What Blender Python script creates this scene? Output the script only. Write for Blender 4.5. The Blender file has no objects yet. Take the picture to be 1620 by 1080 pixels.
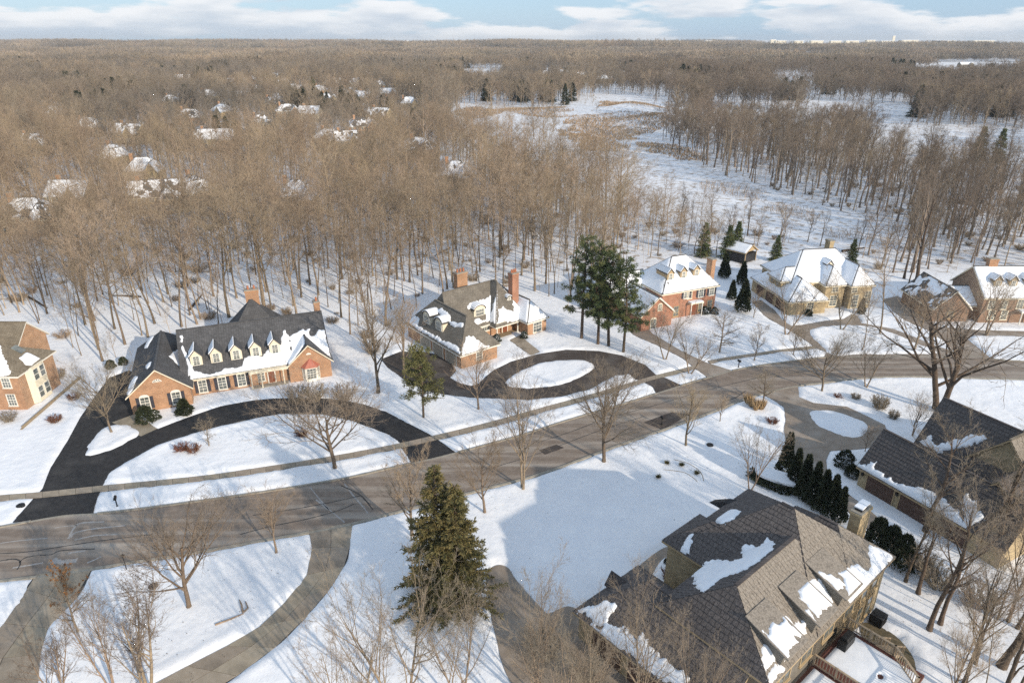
import bpy, math, random
import numpy as np
from mathutils import Vector, Matrix
# ---------------------------------------------------------------- camera, sky, sun, exposure
SC = bpy.context.scene
COL = SC.collection
R = math.radians
CAMH, FPX, PITCH = 44.0, 1080.0, math.atan((540 - 62) / 1080.0)
cd = bpy.data.cameras.new('camera'); cam = bpy.data.objects.new('camera', cd); COL.objects.link(cam)
cam.location = (0, 0, CAMH); cam.rotation_euler = (math.pi / 2 - PITCH, 0, 0)
cd.sensor_width = 36; cd.lens = 24; cd.clip_start = 0.5; cd.clip_end = 60000
SC.camera = cam
SUN_AZ, SUN_EL = R(-47), R(20.5)          # the sun stands to the right of and behind the camera
W = bpy.data.worlds.new('World'); SC.world = W; W.use_nodes = True
nt = W.node_tree; nt.nodes.clear()
def wn(t, **k):
    n = nt.nodes.new(t)
    for a, b in k.items(): setattr(n, a, b)
    return n
def lk(a, b): nt.links.new(a, b)
sky = wn('ShaderNodeTexSky', sky_type='NISHITA', sun_disc=False, sun_elevation=SUN_EL, sun_rotation=math.pi / 2 - SUN_AZ)
sky.air_density = 1.0; sky.dust_density = 0.6; sky.ozone_density = 1.6
tc = wn('ShaderNodeTexCoord'); sep = wn('ShaderNodeSeparateXYZ'); lk(tc.outputs['Generated'], sep.inputs[0])
zz = wn('ShaderNodeMath', operation='ADD'); lk(sep.outputs['Z'], zz.inputs[0]); zz.inputs[1].default_value = 0.035
zm = wn('ShaderNodeMath', operation='MAXIMUM'); lk(zz.outputs[0], zm.inputs[0]); zm.inputs[1].default_value = 0.02
dx = wn('ShaderNodeMath', operation='DIVIDE'); lk(sep.outputs['X'], dx.inputs[0]); lk(zm.outputs[0], dx.inputs[1])
dy = wn('ShaderNodeMath', operation='DIVIDE'); lk(sep.outputs['Y'], dy.inputs[0]); lk(zm.outputs[0], dy.inputs[1])
cmb = wn('ShaderNodeCombineXYZ'); lk(dx.outputs[0], cmb.inputs[0]); lk(dy.outputs[0], cmb.inputs[1])
def cloudlayer(off, lo, hi, seed=2.3, detail=8):
    mp = wn('ShaderNodeMapping'); lk(tc.outputs['Generated'], mp.inputs[0]); mp.inputs['Scale'].default_value = (4.6, 4.6, 24); mp.inputs['Location'].default_value = (seed, seed * 1.7, seed + off)
    no = wn('ShaderNodeTexNoise'); lk(mp.outputs[0], no.inputs['Vector']); no.inputs['Scale'].default_value = 1; no.inputs['Detail'].default_value = detail; no.inputs['Roughness'].default_value = .52
    mr = wn('ShaderNodeMapRange', interpolation_type='SMOOTHSTEP'); lk(no.outputs['Fac'], mr.inputs['Value']); mr.inputs[1].default_value = lo; mr.inputs[2].default_value = hi
    return mr.outputs[0]
c1 = cloudlayer(0, .465, .525); c2 = cloudlayer(.33, .62, .42)      # c2: how much cloud lies above, so tops are white and undersides grey
mx = wn('ShaderNodeMath', operation='MULTIPLY'); lk(c1, mx.inputs[0]); mx.inputs[1].default_value = .92
shade = wn('ShaderNodeMixRGB'); lk(c2, shade.inputs[0]); shade.inputs[1].default_value = (2.4, 2.75, 3.2, 1); shade.inputs[2].default_value = (4.0, 4.05, 4.15, 1)
lift = wn('ShaderNodeMixRGB'); lift.inputs[0].default_value = .8; lk(sky.outputs[0], lift.inputs[1]); lift.inputs[2].default_value = (1.35, 2.2, 3.3, 1)   # thin winter haze over the clear sky
mixc = wn('ShaderNodeMixRGB'); lk(mx.outputs[0], mixc.inputs[0]); lk(lift.outputs[0], mixc.inputs[1]); lk(shade.outputs[0], mixc.inputs[2])
bg = wn('ShaderNodeBackground'); lk(mixc.outputs[0], bg.inputs[0]); bg.inputs[1].default_value = 0.15
out = wn('ShaderNodeOutputWorld'); lk(bg.outputs[0], out.inputs[0])
sl = bpy.data.lights.new('sun', 'SUN'); so = bpy.data.objects.new('sun', sl); COL.objects.link(so)
sl.energy = 2.95; sl.angle = R(0.8); sl.color = (1.0, .86, .68)
sv = Vector((math.cos(SUN_EL) * math.cos(SUN_AZ), math.cos(SUN_EL) * math.sin(SUN_AZ), math.sin(SUN_EL)))
so.rotation_euler = sv.to_track_quat('Z', 'Y').to_euler(); so.location = sv * 200
SC.view_settings.view_transform = 'Standard'; SC.view_settings.look = 'None'; SC.view_settings.gamma = 1; SC.view_settings.exposure = 0.66
SC.view_settings.use_curve_mapping = False
SC.render.engine = 'CYCLES'
SC.cycles.use_denoising = False; SC.cycles.max_bounces = 5; SC.cycles.diffuse_bounces = 3; SC.cycles.glossy_bounces = 2; SC.cycles.transparent_max_bounces = 6; SC.cycles.volume_bounces = 0
# ---------------------------------------------------------------- helpers
rnd = random.Random(11)
cp, sp_ = math.cos(PITCH), math.sin(PITCH)
def ray(x, y):
    u = (x - 810) / FPX; v = (540 - y) / FPX
    return Vector((u, cp + v * sp_, -sp_ + v * cp))
def G(x, y, z=0.0):
    d = ray(x, y); t = (CAMH - z) / -d.z
    return Vector((d.x * t, d.y * t, z))
def top_height(x, y, ytop):           # height of an upright thing standing at ground pixel (x, y) whose top reaches row ytop
    p = G(x, y); v = (540 - ytop) / FPX
    # solve (Y sp + dz cp)/(Y cp - dz sp) = v
    dz = (v * p.y * cp - p.y * sp_) / (cp + v * sp_)
    return dz + CAMH
def tag(o, label=None, cat=None, group=None, kind=None):
    if label: o['label'] = label
    if cat: o['category'] = cat
    if group: o['group'] = group
    if kind: o['kind'] = kind
    return o
def empty(name, loc=(0, 0, 0), rz=0, label=None, cat=None, group=None):
    o = bpy.data.objects.new(name, None); COL.objects.link(o); o.location = loc; o.rotation_euler = (0, 0, rz); o.empty_display_size = .5
    return tag(o, label, cat, group)
def link(name, me, parent=None, loc=None, rz=None):
    o = bpy.data.objects.new(name, me); COL.objects.link(o)
    if parent: o.parent = parent
    if loc is not None: o.location = loc
    if rz is not None: o.rotation_euler = (0, 0, rz)
    return o
class MB:
    def __init__(s): s.v = []; s.f = []; s.m = []; s.cur = 0
    def face(s, pts):
        n = len(s.v); s.v += [tuple(p) for p in pts]; s.f.append(list(range(n, n + len(pts)))); s.m.append(s.cur); return s
    def box(s, x0, x1, y0, y1, z0, z1):
        n = len(s.v); s.v += [(x, y, z) for z in (z0, z1) for x, y in ((x0, y0), (x1, y0), (x1, y1), (x0, y1))]
        for q in ((3, 2, 1, 0), (4, 5, 6, 7), (0, 1, 5, 4), (1, 2, 6, 5), (2, 3, 7, 6), (3, 0, 4, 7)): s.f.append([n + i for i in q]); s.m.append(s.cur)
        return s
    def prism(s, poly, a, b):          # poly: list of 3D points, offset vectors a (start) and b (end)
        a, b = Vector(a), Vector(b); P = [Vector(p) + a for p in poly]; Q = [Vector(p) + b for p in poly]; k = len(P); n = len(s.v)
        s.v += [tuple(p) for p in P + Q]
        s.f.append([n + i for i in range(k)]); s.f.append([n + k + i for i in reversed(range(k))]); s.m += [s.cur] * 2
        for i in range(k):
            j = (i + 1) % k; s.f.append([n + j, n + i, n + k + i, n + k + j]); s.m.append(s.cur)
        return s
    def bar(s, p, q, w, h=None):       # square-section bar from p to q
        p, q = Vector(p), Vector(q); d = (q - p).normalized(); h = h or w
        up = Vector((0, 0, 1)) if abs(d.z) < .9 else Vector((1, 0, 0))
        a = d.cross(up).normalized() * w / 2; b = a.cross(d).normalized() * h / 2
        return s.prism([a + b, -a + b, -a - b, a - b], p, q)
    def cyl(s, c, r0, r1, z0, z1, k=10):
        A = [(c[0] + r0 * math.cos(t), c[1] + r0 * math.sin(t), z0) for t in np.linspace(0, 2 * math.pi, k, endpoint=False)]
        B = [(c[0] + r1 * math.cos(t), c[1] + r1 * math.sin(t), z1) for t in np.linspace(0, 2 * math.pi, k, endpoint=False)]
        n = len(s.v); s.v += A + B; s.f.append([n + i for i in reversed(range(k))]); s.f.append([n + k + i for i in range(k)]); s.m += [s.cur] * 2
        for i in range(k): j = (i + 1) % k; s.f.append([n + i, n + j, n + k + j, n + k + i]); s.m.append(s.cur)
        return s
    def mesh(s, name, mats, smooth=False):
        me = bpy.data.meshes.new(name); me.from_pydata(s.v, [], s.f)
        for m in (mats if isinstance(mats, (list, tuple)) else [mats]): me.materials.append(m)
        me.polygons.foreach_set('material_index', s.m)
        if smooth: me.polygons.foreach_set('use_smooth', [True] * len(s.f))
        me.update(); return me
    def build(s, name, mats, parent=None, loc=None, rz=None, smooth=False): return link(name, s.mesh(name, mats, smooth), parent, loc, rz)
def npmesh(name, V, F, mat, smooth=False):   # V (n,3), F (m,3|4)
    me = bpy.data.meshes.new(name); V = np.asarray(V, np.float32); F = np.asarray(F, np.int32); k = F.shape[1]
    me.vertices.add(len(V)); me.vertices.foreach_set('co', V.ravel())
    me.loops.add(F.size); me.loops.foreach_set('vertex_index', F.ravel())
    me.polygons.add(len(F)); me.polygons.foreach_set('loop_start', np.arange(0, F.size, k, dtype=np.int32))
    if smooth: me.polygons.foreach_set('use_smooth', np.ones(len(F), bool))
    me.update(calc_edges=True); me.materials.append(mat); return me
def hsh(i, j, seed): 
    a = np.sin(i * 127.1 + j * 311.7 + seed * 74.7) * 43758.5453
    return a - np.floor(a)
def vn(x, y, seed=0):
    xi, yi = np.floor(x), np.floor(y); fx, fy = x - xi, y - yi; fx = fx * fx * (3 - 2 * fx); fy = fy * fy * (3 - 2 * fy)
    a, b, c, d = hsh(xi, yi, seed), hsh(xi + 1, yi, seed), hsh(xi, yi + 1, seed), hsh(xi + 1, yi + 1, seed)
    return (a * (1 - fx) + b * fx) * (1 - fy) + (c * (1 - fx) + d * fx) * fy
def fbm(x, y, seed=0, o=4):
    s = 0; a = .5
    for k in range(o): s = s + a * (vn(x, y, seed + k * 7) - .5) * 2; x = x * 2.03; y = y * 2.03; a *= .5
    return s
def psdf(X, Y, poly):                 # signed distance, positive inside
    P = np.asarray(poly, float)[:, :2]; Q = np.roll(P, -1, 0); d = np.full(X.shape, 1e9); ins = np.zeros(X.shape, bool)
    x0, y0 = P.min(0); x1, y1 = P.max(0)
    for (ax, ay), (bx, by) in zip(P, Q):
        ex, ey = bx - ax, by - ay; L2 = ex * ex + ey * ey + 1e-12
        t = np.clip(((X - ax) * ex + (Y - ay) * ey) / L2, 0, 1)
        d = np.minimum(d, (X - ax - t * ex) ** 2 + (Y - ay - t * ey) ** 2)
        c = ((ay > Y) != (by > Y)) & (X < ex * (Y - ay) / (ey if abs(ey) > 1e-12 else 1e-12) + ax); ins ^= c
    d = np.sqrt(d); return np.where(ins, d, -d)
def smooth_line(pts, n=6, closed=False):
    P = [np.array(p, float) for p in pts]; out = []; m = len(P)
    for i in range(m if closed else m - 1):
        if closed: a, b, c, d = P[(i - 1) % m], P[i], P[(i + 1) % m], P[(i + 2) % m]
        else: a, b, c, d = P[max(i - 1, 0)], P[i], P[i + 1], P[min(i + 2, m - 1)]
        for t in np.linspace(0, 1, n, endpoint=False):
            out.append(.5 * ((2 * b) + (c - a) * t + (2 * a - 5 * b + 4 * c - d) * t * t + (-a + 3 * b - 3 * c + d) * t ** 3))
    if not closed: out.append(P[-1])
    return out
def gpoly(pts, sm=False):
    P = [G(x, y)[:2] for x, y in pts]
    return [tuple(p) for p in smooth_line(P, 5, True)] if sm else [tuple(p) for p in P]
# ---------------------------------------------------------------- materials
def mat(name, c1, c2=None, scale=4.0, rough=.85, bump=0.0, detail=5, c3=None, s3=.3, spec=.3, lo=.35, hi=.65, bscale=None, objrand=0.0, lo3=.5, hi3=.7):
    m = bpy.data.materials.new(name); m.use_nodes = True; t = m.node_tree; n = t.nodes; b = n['Principled BSDF']
    b.inputs['Roughness'].default_value = rough; b.inputs['Specular IOR Level'].default_value = spec
    co = n.new('ShaderNodeTexCoord'); ns = n.new('ShaderNodeTexNoise'); t.links.new(co.outputs['Object'], ns.inputs['Vector'])
    ns.inputs['Scale'].default_value = scale; ns.inputs['Detail'].default_value = detail; ns.inputs['Roughness'].default_value = .6
    rp = n.new('ShaderNodeMapRange'); t.links.new(ns.outputs['Fac'], rp.inputs['Value']); rp.inputs[1].default_value = lo; rp.inputs[2].default_value = hi
    mx = n.new('ShaderNodeMixRGB'); t.links.new(rp.outputs[0], mx.inputs[0]); mx.inputs[1].default_value = (*c1, 1); mx.inputs[2].default_value = (*(c2 or c1), 1)
    col = mx.outputs[0]
    if c3:
        n3 = n.new('ShaderNodeTexNoise'); t.links.new(co.outputs['Object'], n3.inputs['Vector']); n3.inputs['Scale'].default_value = s3; n3.inputs['Detail'].default_value = 4
        r3 = n.new('ShaderNodeMapRange'); t.links.new(n3.outputs['Fac'], r3.inputs['Value']); r3.inputs[1].default_value = lo3; r3.inputs[2].default_value = hi3
        m3 = n.new('ShaderNodeMixRGB'); t.links.new(r3.outputs[0], m3.inputs[0]); t.links.new(col, m3.inputs[1]); m3.inputs[2].default_value = (*c3, 1); col = m3.outputs[0]
    if objrand:
        oi = n.new('ShaderNodeObjectInfo'); hs = n.new('ShaderNodeHueSaturation'); r4 = n.new('ShaderNodeMapRange')
        t.links.new(oi.outputs['Random'], r4.inputs['Value']); r4.inputs[3].default_value = 1 - objrand; r4.inputs[4].default_value = 1 + objrand
        t.links.new(r4.outputs[0], hs.inputs['Value']); t.links.new(col, hs.inputs['Color']); col = hs.outputs[0]
        r5 = n.new('ShaderNodeMapRange'); wn_ = n.new('ShaderNodeTexWhiteNoise'); wn_.noise_dimensions = '1D'; t.links.new(oi.outputs['Random'], wn_.inputs['W'])
        t.links.new(wn_.outputs['Value'], r5.inputs['Value']); r5.inputs[3].default_value = .488; r5.inputs[4].default_value = .506; t.links.new(r5.outputs[0], hs.inputs['Hue'])
    t.links.new(col, b.inputs['Base Color'])
    if bump:
        bp = n.new('ShaderNodeBump'); bp.inputs['Strength'].default_value = 1; bp.inputs['Distance'].default_value = bump
        nb = n.new('ShaderNodeTexNoise'); t.links.new(co.outputs['Object'], nb.inputs['Vector']); nb.inputs['Scale'].default_value = bscale or scale; nb.inputs['Detail'].default_value = 6
        t.links.new(nb.outputs['Fac'], bp.inputs['Height']); t.links.new(bp.outputs[0], b.inputs['Normal'])
    return m
def tiled(name, ca, cb, cm, bw, bh, vscale=1.0, rough=.85, mortar=.012, big=None, offset=.5):   # courses on walls and slopes: (x+y, z)
    m = mat(name, ca); t = m.node_tree; n = t.nodes; b = n['Principled BSDF']; b.inputs['Roughness'].default_value = rough
    co = n['Texture Coordinate']; sx = n.new('ShaderNodeSeparateXYZ'); t.links.new(co.outputs['Object'], sx.inputs[0])
    ad = n.new('ShaderNodeMath'); t.links.new(sx.outputs[0], ad.inputs[0]); t.links.new(sx.outputs[1], ad.inputs[1])
    mz = n.new('ShaderNodeMath'); mz.operation = 'MULTIPLY'; t.links.new(sx.outputs[2], mz.inputs[0]); mz.inputs[1].default_value = vscale
    cx = n.new('ShaderNodeCombineXYZ'); t.links.new(ad.outputs[0], cx.inputs[0]); t.links.new(mz.outputs[0], cx.inputs[1])
    br = n.new('ShaderNodeTexBrick'); t.links.new(cx.outputs[0], br.inputs['Vector']); br.offset = offset
    br.inputs['Color1'].default_value = (*ca, 1); br.inputs['Color2'].default_value = (*cb, 1); br.inputs['Mortar'].default_value = (*cm, 1)
    br.inputs['Scale'].default_value = 1; br.inputs['Brick Width'].default_value = bw; br.inputs['Row Height'].default_value = bh; br.inputs['Mortar Size'].default_value = mortar; br.inputs['Bias'].default_value = 0
    col = br.outputs['Color']
    ns = n['Noise Texture']; ns.inputs['Scale'].default_value = .9
    hv = n.new('ShaderNodeHueSaturation'); mr = n.new('ShaderNodeMapRange'); t.links.new(ns.outputs['Fac'], mr.inputs['Value']); mr.inputs[1].default_value = .3; mr.inputs[2].default_value = .7; mr.inputs[3].default_value = .8; mr.inputs[4].default_value = 1.2
    t.links.new(mr.outputs[0], hv.inputs['Value']); t.links.new(col, hv.inputs['Color']); t.links.new(hv.outputs[0], b.inputs['Base Color'])
    bp = n.new('ShaderNodeBump'); bp.inputs['Distance'].default_value = .015; t.links.new(br.outputs['Fac'], bp.inputs['Height']); bp.invert = True; t.links.new(bp.outputs[0], b.inputs['Normal'])
    return m
M = {}
M['snow'] = mat('snow', (.88, .89, .91), (.80, .82, .86), .35, .75, .10, c3=(.81, .82, .85), s3=2.5, bscale=.9, spec=.25)
M['ground'] = mat('ground_snow', (.80, .82, .86), (.70, .71, .74), .08, .85, .06, c3=(.36, .29, .22), s3=.5, lo3=.52, hi3=.68, bscale=.6)
M['roofsnow'] = mat('roof_snow', (.88, .90, .93), (.80, .83, .88), 1.2, .7, .03, spec=.25)
M['asphalt'] = mat('old_asphalt', (.185, .148, .12), (.255, .208, .172), .9, .9, .01, detail=8, c3=(.37, .325, .28), s3=.16, lo3=.46, hi3=.68, bscale=25)
M['blacktop'] = mat('black_asphalt', (.022, .022, .024), (.04, .039, .04), 1.6, .8, .008, detail=8, c3=(.07, .067, .065), s3=.25, lo3=.55, hi3=.8, bscale=30)
M['browntop'] = mat('worn_asphalt', (.058, .048, .043), (.085, .07, .062), 1.2, .9, .008, detail=8, c3=(.13, .115, .105), s3=.3, bscale=30)
M['concrete'] = mat('concrete', (.29, .245, .185), (.36, .31, .245), 1.4, .9, .006, detail=7, c3=(.21, .18, .14), s3=.45, bscale=20, objrand=.10)
M['paver'] = mat('brown_drive', (.24, .195, .155), (.31, .26, .215), 1.1, .9, .008, detail=7, c3=(.36, .32, .28), s3=.3, bscale=20)
_t = M['asphalt'].node_tree; _m = _t.nodes.new('ShaderNodeMapping'); _m.inputs['Rotation'].default_value = (0, 0, R(-20)); _m.inputs['Scale'].default_value = (.35, 5.5, 1)    # wheel bands along the street
_t.links.new(_t.nodes['Texture Coordinate'].outputs['Object'], _m.inputs[0]); _t.links.new(_m.outputs[0], _t.nodes['Noise Texture.001'].inputs['Vector'])
M['tar'] = mat('tar', (.035, .034, .034), (.05, .05, .05), 3, .6)
M['salt'] = mat('salt', (.42, .40, .385), (.30, .285, .27), 5, .95)
M['kerb'] = mat('kerb_concrete', (.36, .33, .28), (.26, .24, .2), 2, .9)
BR = lambda nm, a, b: tiled(nm, a, b, (.42, .36, .29), .22, .075, 1, .9)
M['brick'] = BR('brick_orange', (.54, .275, .13), (.41, .19, .09))
M['brick_red'] = BR('brick_red', (.47, .165, .08), (.36, .12, .06))
M['brick_brown'] = BR('brick_brown', (.30, .17, .10), (.22, .12, .075))
M['stone'] = tiled('tan_stone', (.47, .37, .22), (.36, .28, .17), (.40, .34, .25), .55, .25, 1, .9)
M['siding'] = tiled('grey_siding', (.17, .155, .13), (.18, .165, .14), (.10, .09, .08), 3, .18, 1, .8, .01)
M['cream'] = mat('cream_paint', (.72, .66, .52), (.67, .61, .48), 3, .6)
M['white'] = mat('white_paint', (.72, .69, .60), (.74, .72, .66), 3, .5)
M['tan'] = mat('tan_trim', (.45, .34, .20), (.40, .30, .18), 3, .7)
M['shutter'] = mat('shutter_paint', (.045, .047, .06), (.06, .06, .075), 5, .5)
M['glass'] = mat('window_glass', (.05, .06, .06), (.24, .26, .25), 1.1, .06, spec=.8)
SH = lambda nm, a, b, m_: tiled(nm, a, b, m_, .32, .15, 1.25, .9, .012)
M['rf_charcoal'] = SH('charcoal_shingle', (.082, .083, .087), (.115, .115, .12), (.05, .05, .053))
M['rf_brown'] = SH('weathered_shingle', (.20, .165, .12), (.26, .22, .165), (.12, .10, .075))
M['rf_taupe'] = SH('taupe_shingle', (.165, .148, .125), (.215, .195, .165), (.10, .09, .078))
M['rf_grey'] = SH('grey_shingle', (.10, .095, .09), (.14, .13, .12), (.06, .058, .055))
M['rf_dark'] = SH('dark_shingle', (.08, .07, .068), (.11, .096, .092), (.045, .04, .04))
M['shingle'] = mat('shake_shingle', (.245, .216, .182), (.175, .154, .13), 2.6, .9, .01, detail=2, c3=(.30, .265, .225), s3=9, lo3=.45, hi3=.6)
M['shingle_dk_shade'] = mat('dark_shade_shake', (.105, .093, .088), (.15, .132, .124), 2.6, .9, .01, detail=2, c3=(.078, .07, .069), s3=9, lo3=.45, hi3=.6)  # shake darkened to stand for shade; also the dark roofed house's own tone
M['copper'] = mat('copper_roof', (.36, .12, .085), (.46, .17, .12), 3, .45)
M['metal_dk'] = mat('dark_metal', (.02, .02, .022), (.035, .035, .037), 4, .45)
M['clay'] = mat('clay_pot', (.42, .17, .09), (.36, .14, .08), 6, .8)
M['wood'] = mat('deck_wood', (.13, .06, .04), (.18, .085, .06), 3, .8)
M['rail'] = mat('rail_wood', (.42, .33, .23), (.34, .26, .18), 4, .8)
M['redwood'] = mat('red_stain', (.11, .045, .035), (.15, .065, .05), 4, .8)
M['door'] = mat('garage_door', (.34, .30, .24), (.38, .335, .27), 2, .7)
M['door_brown'] = mat('brown_garage_door', (.10, .06, .045), (.13, .08, .06), 2, .7)
M['door_red'] = mat('front_door', (.18, .055, .03), (.22, .08, .04), 4, .5)
M['timber'] = mat('weathered_timber', (.34, .27, .18), (.27, .21, .14), 3, .9)
M['soil'] = mat('bare_soil', (.10, .085, .055), (.15, .125, .08), 1.5, 1, .03, c3=(.19, .15, .095), s3=3)
M['bark'] = mat('bark', (.235, .185, .13), (.14, .11, .08), 2.5, .95, .02, objrand=.4)
M['bark_dk'] = mat('dark_bark', (.135, .10, .07), (.075, .057, .042), 2.5, .95, .02, objrand=.15)
M['bark_pale'] = mat('pale_bark', (.33, .255, .18), (.20, .155, .11), 3, .9, .01, objrand=.15)
M['twig'] = mat('twig', (.40, .315, .22), (.27, .21, .148), 1.2, .9, objrand=.28)
M['twig_far'] = mat('far_twig', (.38, .30, .21), (.265, .21, .148), .25, .95, objrand=.3, c3=(.20, .175, .145), s3=.008, lo3=.38, hi3=.62)
_t = M['twig_far'].node_tree; _g = _t.nodes.new('ShaderNodeNewGeometry'); _t.links.new(_g.outputs['Position'], _t.nodes['Noise Texture.001'].inputs['Vector'])   # stands of one kind of tree
M['twig_grey'] = mat('grey_twig', (.33, .275, .205), (.23, .19, .145), 1.2, .9, objrand=.15)
M['twig_dark'] = mat('dark_twig', (.235, .19, .145), (.16, .13, .105), 1.2, .9, objrand=.3)
M['twig_red'] = mat('red_twig', (.20, .09, .055), (.15, .07, .045), 2, .9, objrand=.1)
M['needle'] = mat('spruce_needle', (.085, .085, .032), (.19, .15, .06), .7, .7, detail=3, c3=(.10, .10, .04), s3=4)
M['pine'] = mat('pine_needle', (.060, .088, .038), (.10, .125, .05), 1.0, .7, c3=(.17, .16, .055), s3=.5)
M['pine_olive'] = mat('olive_needle', (.115, .12, .045), (.16, .15, .06), 1.0, .7)
M['yew'] = mat('yew_needle', (.02, .03, .016), (.045, .055, .027), 2.5, .7)
M['dryleaf'] = mat('dry_leaf', (.24, .125, .055), (.17, .085, .04), 3, .9)
M['drygrass'] = mat('dry_grass', (.48, .34, .19), (.38, .27, .155), 2, .95)
M['reed'] = mat('reed_meadow', (.40, .29, .19), (.30, .225, .155), .15, .95)
M['black'] = mat('black_cover', (.012, .012, .013), (.02, .02, .02), 3, .5)
# ---------------------------------------------------------------- pavements
RU = [(-60, 842), (0, 835), (95, 818), (153, 814), (240, 804), (400, 782), (524, 762), (578, 751), (651, 734), (700, 723), (817, 692), (898, 666), (993, 638), (1078, 611), (1122, 598), (1160, 587), (1210, 578), (1265, 571), (1310, 566), (1397, 565), (1487, 563), (1547, 564), (1580, 570), (1640, 574), (1750, 582)]
RL = [(-60, 927), (0, 918), (59, 911), (151, 898), (200, 890), (287, 877), (400, 857), (489, 841), (556, 828), (622, 811), (700, 790), (773, 771), (820, 759), (873, 743), (937, 719), (1006, 694), (1078, 669), (1127, 651), (1184, 629), (1247, 612), (1320, 603), (1363, 598), (1430, 595), (1513, 597), (1640, 601), (1750, 612)]
road_poly = [tuple(p) for p in smooth_line([G(*p)[:2] for p in RU], 4)] + [tuple(p) for p in reversed(smooth_line([G(*p)[:2] for p in RL], 4))]
SW_U = [(-40, 788), (0, 783), (65, 778), (160, 768), (313, 753), (400, 741), (515, 723), (622, 703), (698, 686), (780, 666), (863, 643), (947, 620), (1011, 601), (1039, 593), (1080, 583), (1106, 576)]
SW_L = [(-40, 797), (0, 792), (65, 787), (160, 777), (313, 761), (400, 749), (515, 731), (622, 711), (698, 694), (780, 674), (863, 650.5), (947, 627), (1011, 607), (1039, 599), (1080, 589), (1106, 581)]
SW2_U = [(1119, 570.5), (1150, 565), (1191, 559), (1237, 552.5), (1290, 547)]
SW2_L = [(1124, 575), (1150, 569.5), (1191, 563.5), (1237, 556.5), (1291, 551)]
def strip(U, L, n=6):
    a = [np.array(p) for p in smooth_line([G(*p)[:2] for p in U], n)]; b = [np.array(p) for p in smooth_line([G(*p)[:2] for p in L], n)]; return a, b
PAV = {}
PAV['brick_house_drive'] = (gpoly([(20, 826), (53, 788), (67, 773), (80, 740), (107, 697), (127, 660), (150, 627), (173, 597), (203, 586), (235, 592), (215, 640), (213, 662), (250, 678), (283, 665), (317, 653), (350, 642), (400, 633), (433, 630), (500, 629), (540, 632), (578, 640), (611, 651), (651, 672), (682, 688), (704, 703), (722, 716), (690, 729), (652, 735), (645, 722), (636, 709), (633, 700), (616, 687), (589, 677), (553, 664), (511, 655), (444, 654), (417, 658), (350, 673), (300, 687), (250, 703), (197, 732), (173, 748), (163, 767), (155, 785), (150, 800), (147, 815)]), 'blacktop', 'black asphalt loop driveway')
PAV['hip_roof_house_drive'] = (gpoly([(603, 568), (633, 556), (667, 556), (690, 560), (715, 575), (722, 586), (712, 597), (727, 606), (745, 610), (757, 607), (768, 596), (780, 586), (808, 572), (850, 560), (895, 553), (947, 555), (984, 562), (1021, 577), (1037, 592), (1054, 598), (1082, 611), (1040, 626), (1033, 612), (1020, 604), (1006, 600), (995, 592), (974, 593), (958, 601), (937, 614), (891, 626), (836, 632), (780, 630), (740, 628), (700, 623), (673, 617), (637, 598), (612, 580)]), 'browntop', '')
PAV['pine_house_drive'] = (gpoly([(985, 513), (1015, 512), (1033, 528), (1080, 556), (1117, 573), (1165, 588), (1124, 600), (1102, 584), (1080, 566), (1040, 546), (1003, 530)]), 'paver', '')
PAV['stone_house_drive'] = (gpoly([(1190, 478), (1203, 474), (1225, 490), (1240, 508), (1252, 515), (1267, 514), (1307, 507), (1335, 504), (1347, 497), (1356, 499), (1363, 511), (1413, 520), (1447, 533), (1480, 547), (1517, 558), (1530, 568), (1300, 570), (1308, 557), (1289, 549), (1273, 537), (1243, 519), (1210, 500)]), 'paver', '')
PAV['garage_gable_house_drive'] = (gpoly([(1397, 473), (1420, 468), (1442, 480), (1480, 516), (1547, 522), (1640, 524), (1640, 532), (1540, 530), (1530, 536), (1560, 560), (1575, 573), (1520, 566), (1500, 545), (1473, 524), (1433, 507), (1413, 493)]), 'paver', '')
PAV['dark_roof_house_drive'] = (gpoly([(1204, 621), (1262, 608), (1265, 628), (1287, 637), (1340, 643), (1370, 657), (1400, 672), (1403, 682), (1385, 695), (1376, 708), (1340, 712), (1313, 713), (1307, 727), (1310, 753), (1337, 777), (1380, 810), (1413, 840), (1450, 872), (1490, 905), (1470, 915), (1420, 875), (1367, 832), (1333, 800), (1313, 777), (1285, 748), (1257, 722), (1243, 697), (1240, 680), (1243, 663), (1240, 643), (1222, 632)]), 'paver', '')
PAV['garage_court'] = (gpoly([(803, 897), (817, 917), (860, 965), (873, 968), (907, 960), (960, 1010), (1040, 1100), (1000, 1200), (850, 1200), (822, 1110), (797, 1055), (783, 1000), (772, 945), (770, 910), (784, 894)], True), 'paver', '')
PAV['front_walk'] = (gpoly([(1085, 862), (1060, 863), (1040, 872), (1013, 893), (1005, 903), (1030, 908), (1040, 893), (1053, 881), (1085, 872)], True), 'paver', '')
PAV['porch_walk'] = (gpoly([(806, 538), (822, 530), (854, 556), (840, 562)]), 'concrete', '')
PAV['garage_pad'] = (gpoly([(177, 668), (213, 655), (249, 678), (223, 690)]), 'concrete', '')
ARC_I = [(489, 838), (492, 853), (493, 880), (480, 920), (443, 960), (403, 997), (367, 1017), (317, 1043), (283, 1060), (247, 1080), (180, 1112), (100, 1145)]
ARC_O = [(558, 826), (555, 845), (551, 880), (540, 902), (517, 937), (477, 983), (443, 1017), (393, 1053), (357, 1080), (290, 1120), (200, 1165), (120, 1200)]
STUB_L = [(58, 908), (44, 925), (38, 942), (0, 993), (-50, 1040), (-100, 1110)]
STUB_R = [(148, 895), (130, 933), (100, 967), (73, 997), (64, 1030), (60, 1080)]
def spoly(U, L): a, b = strip(U, L, 4); return [tuple(p) for p in a] + [tuple(p) for p in reversed(b)]
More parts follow.
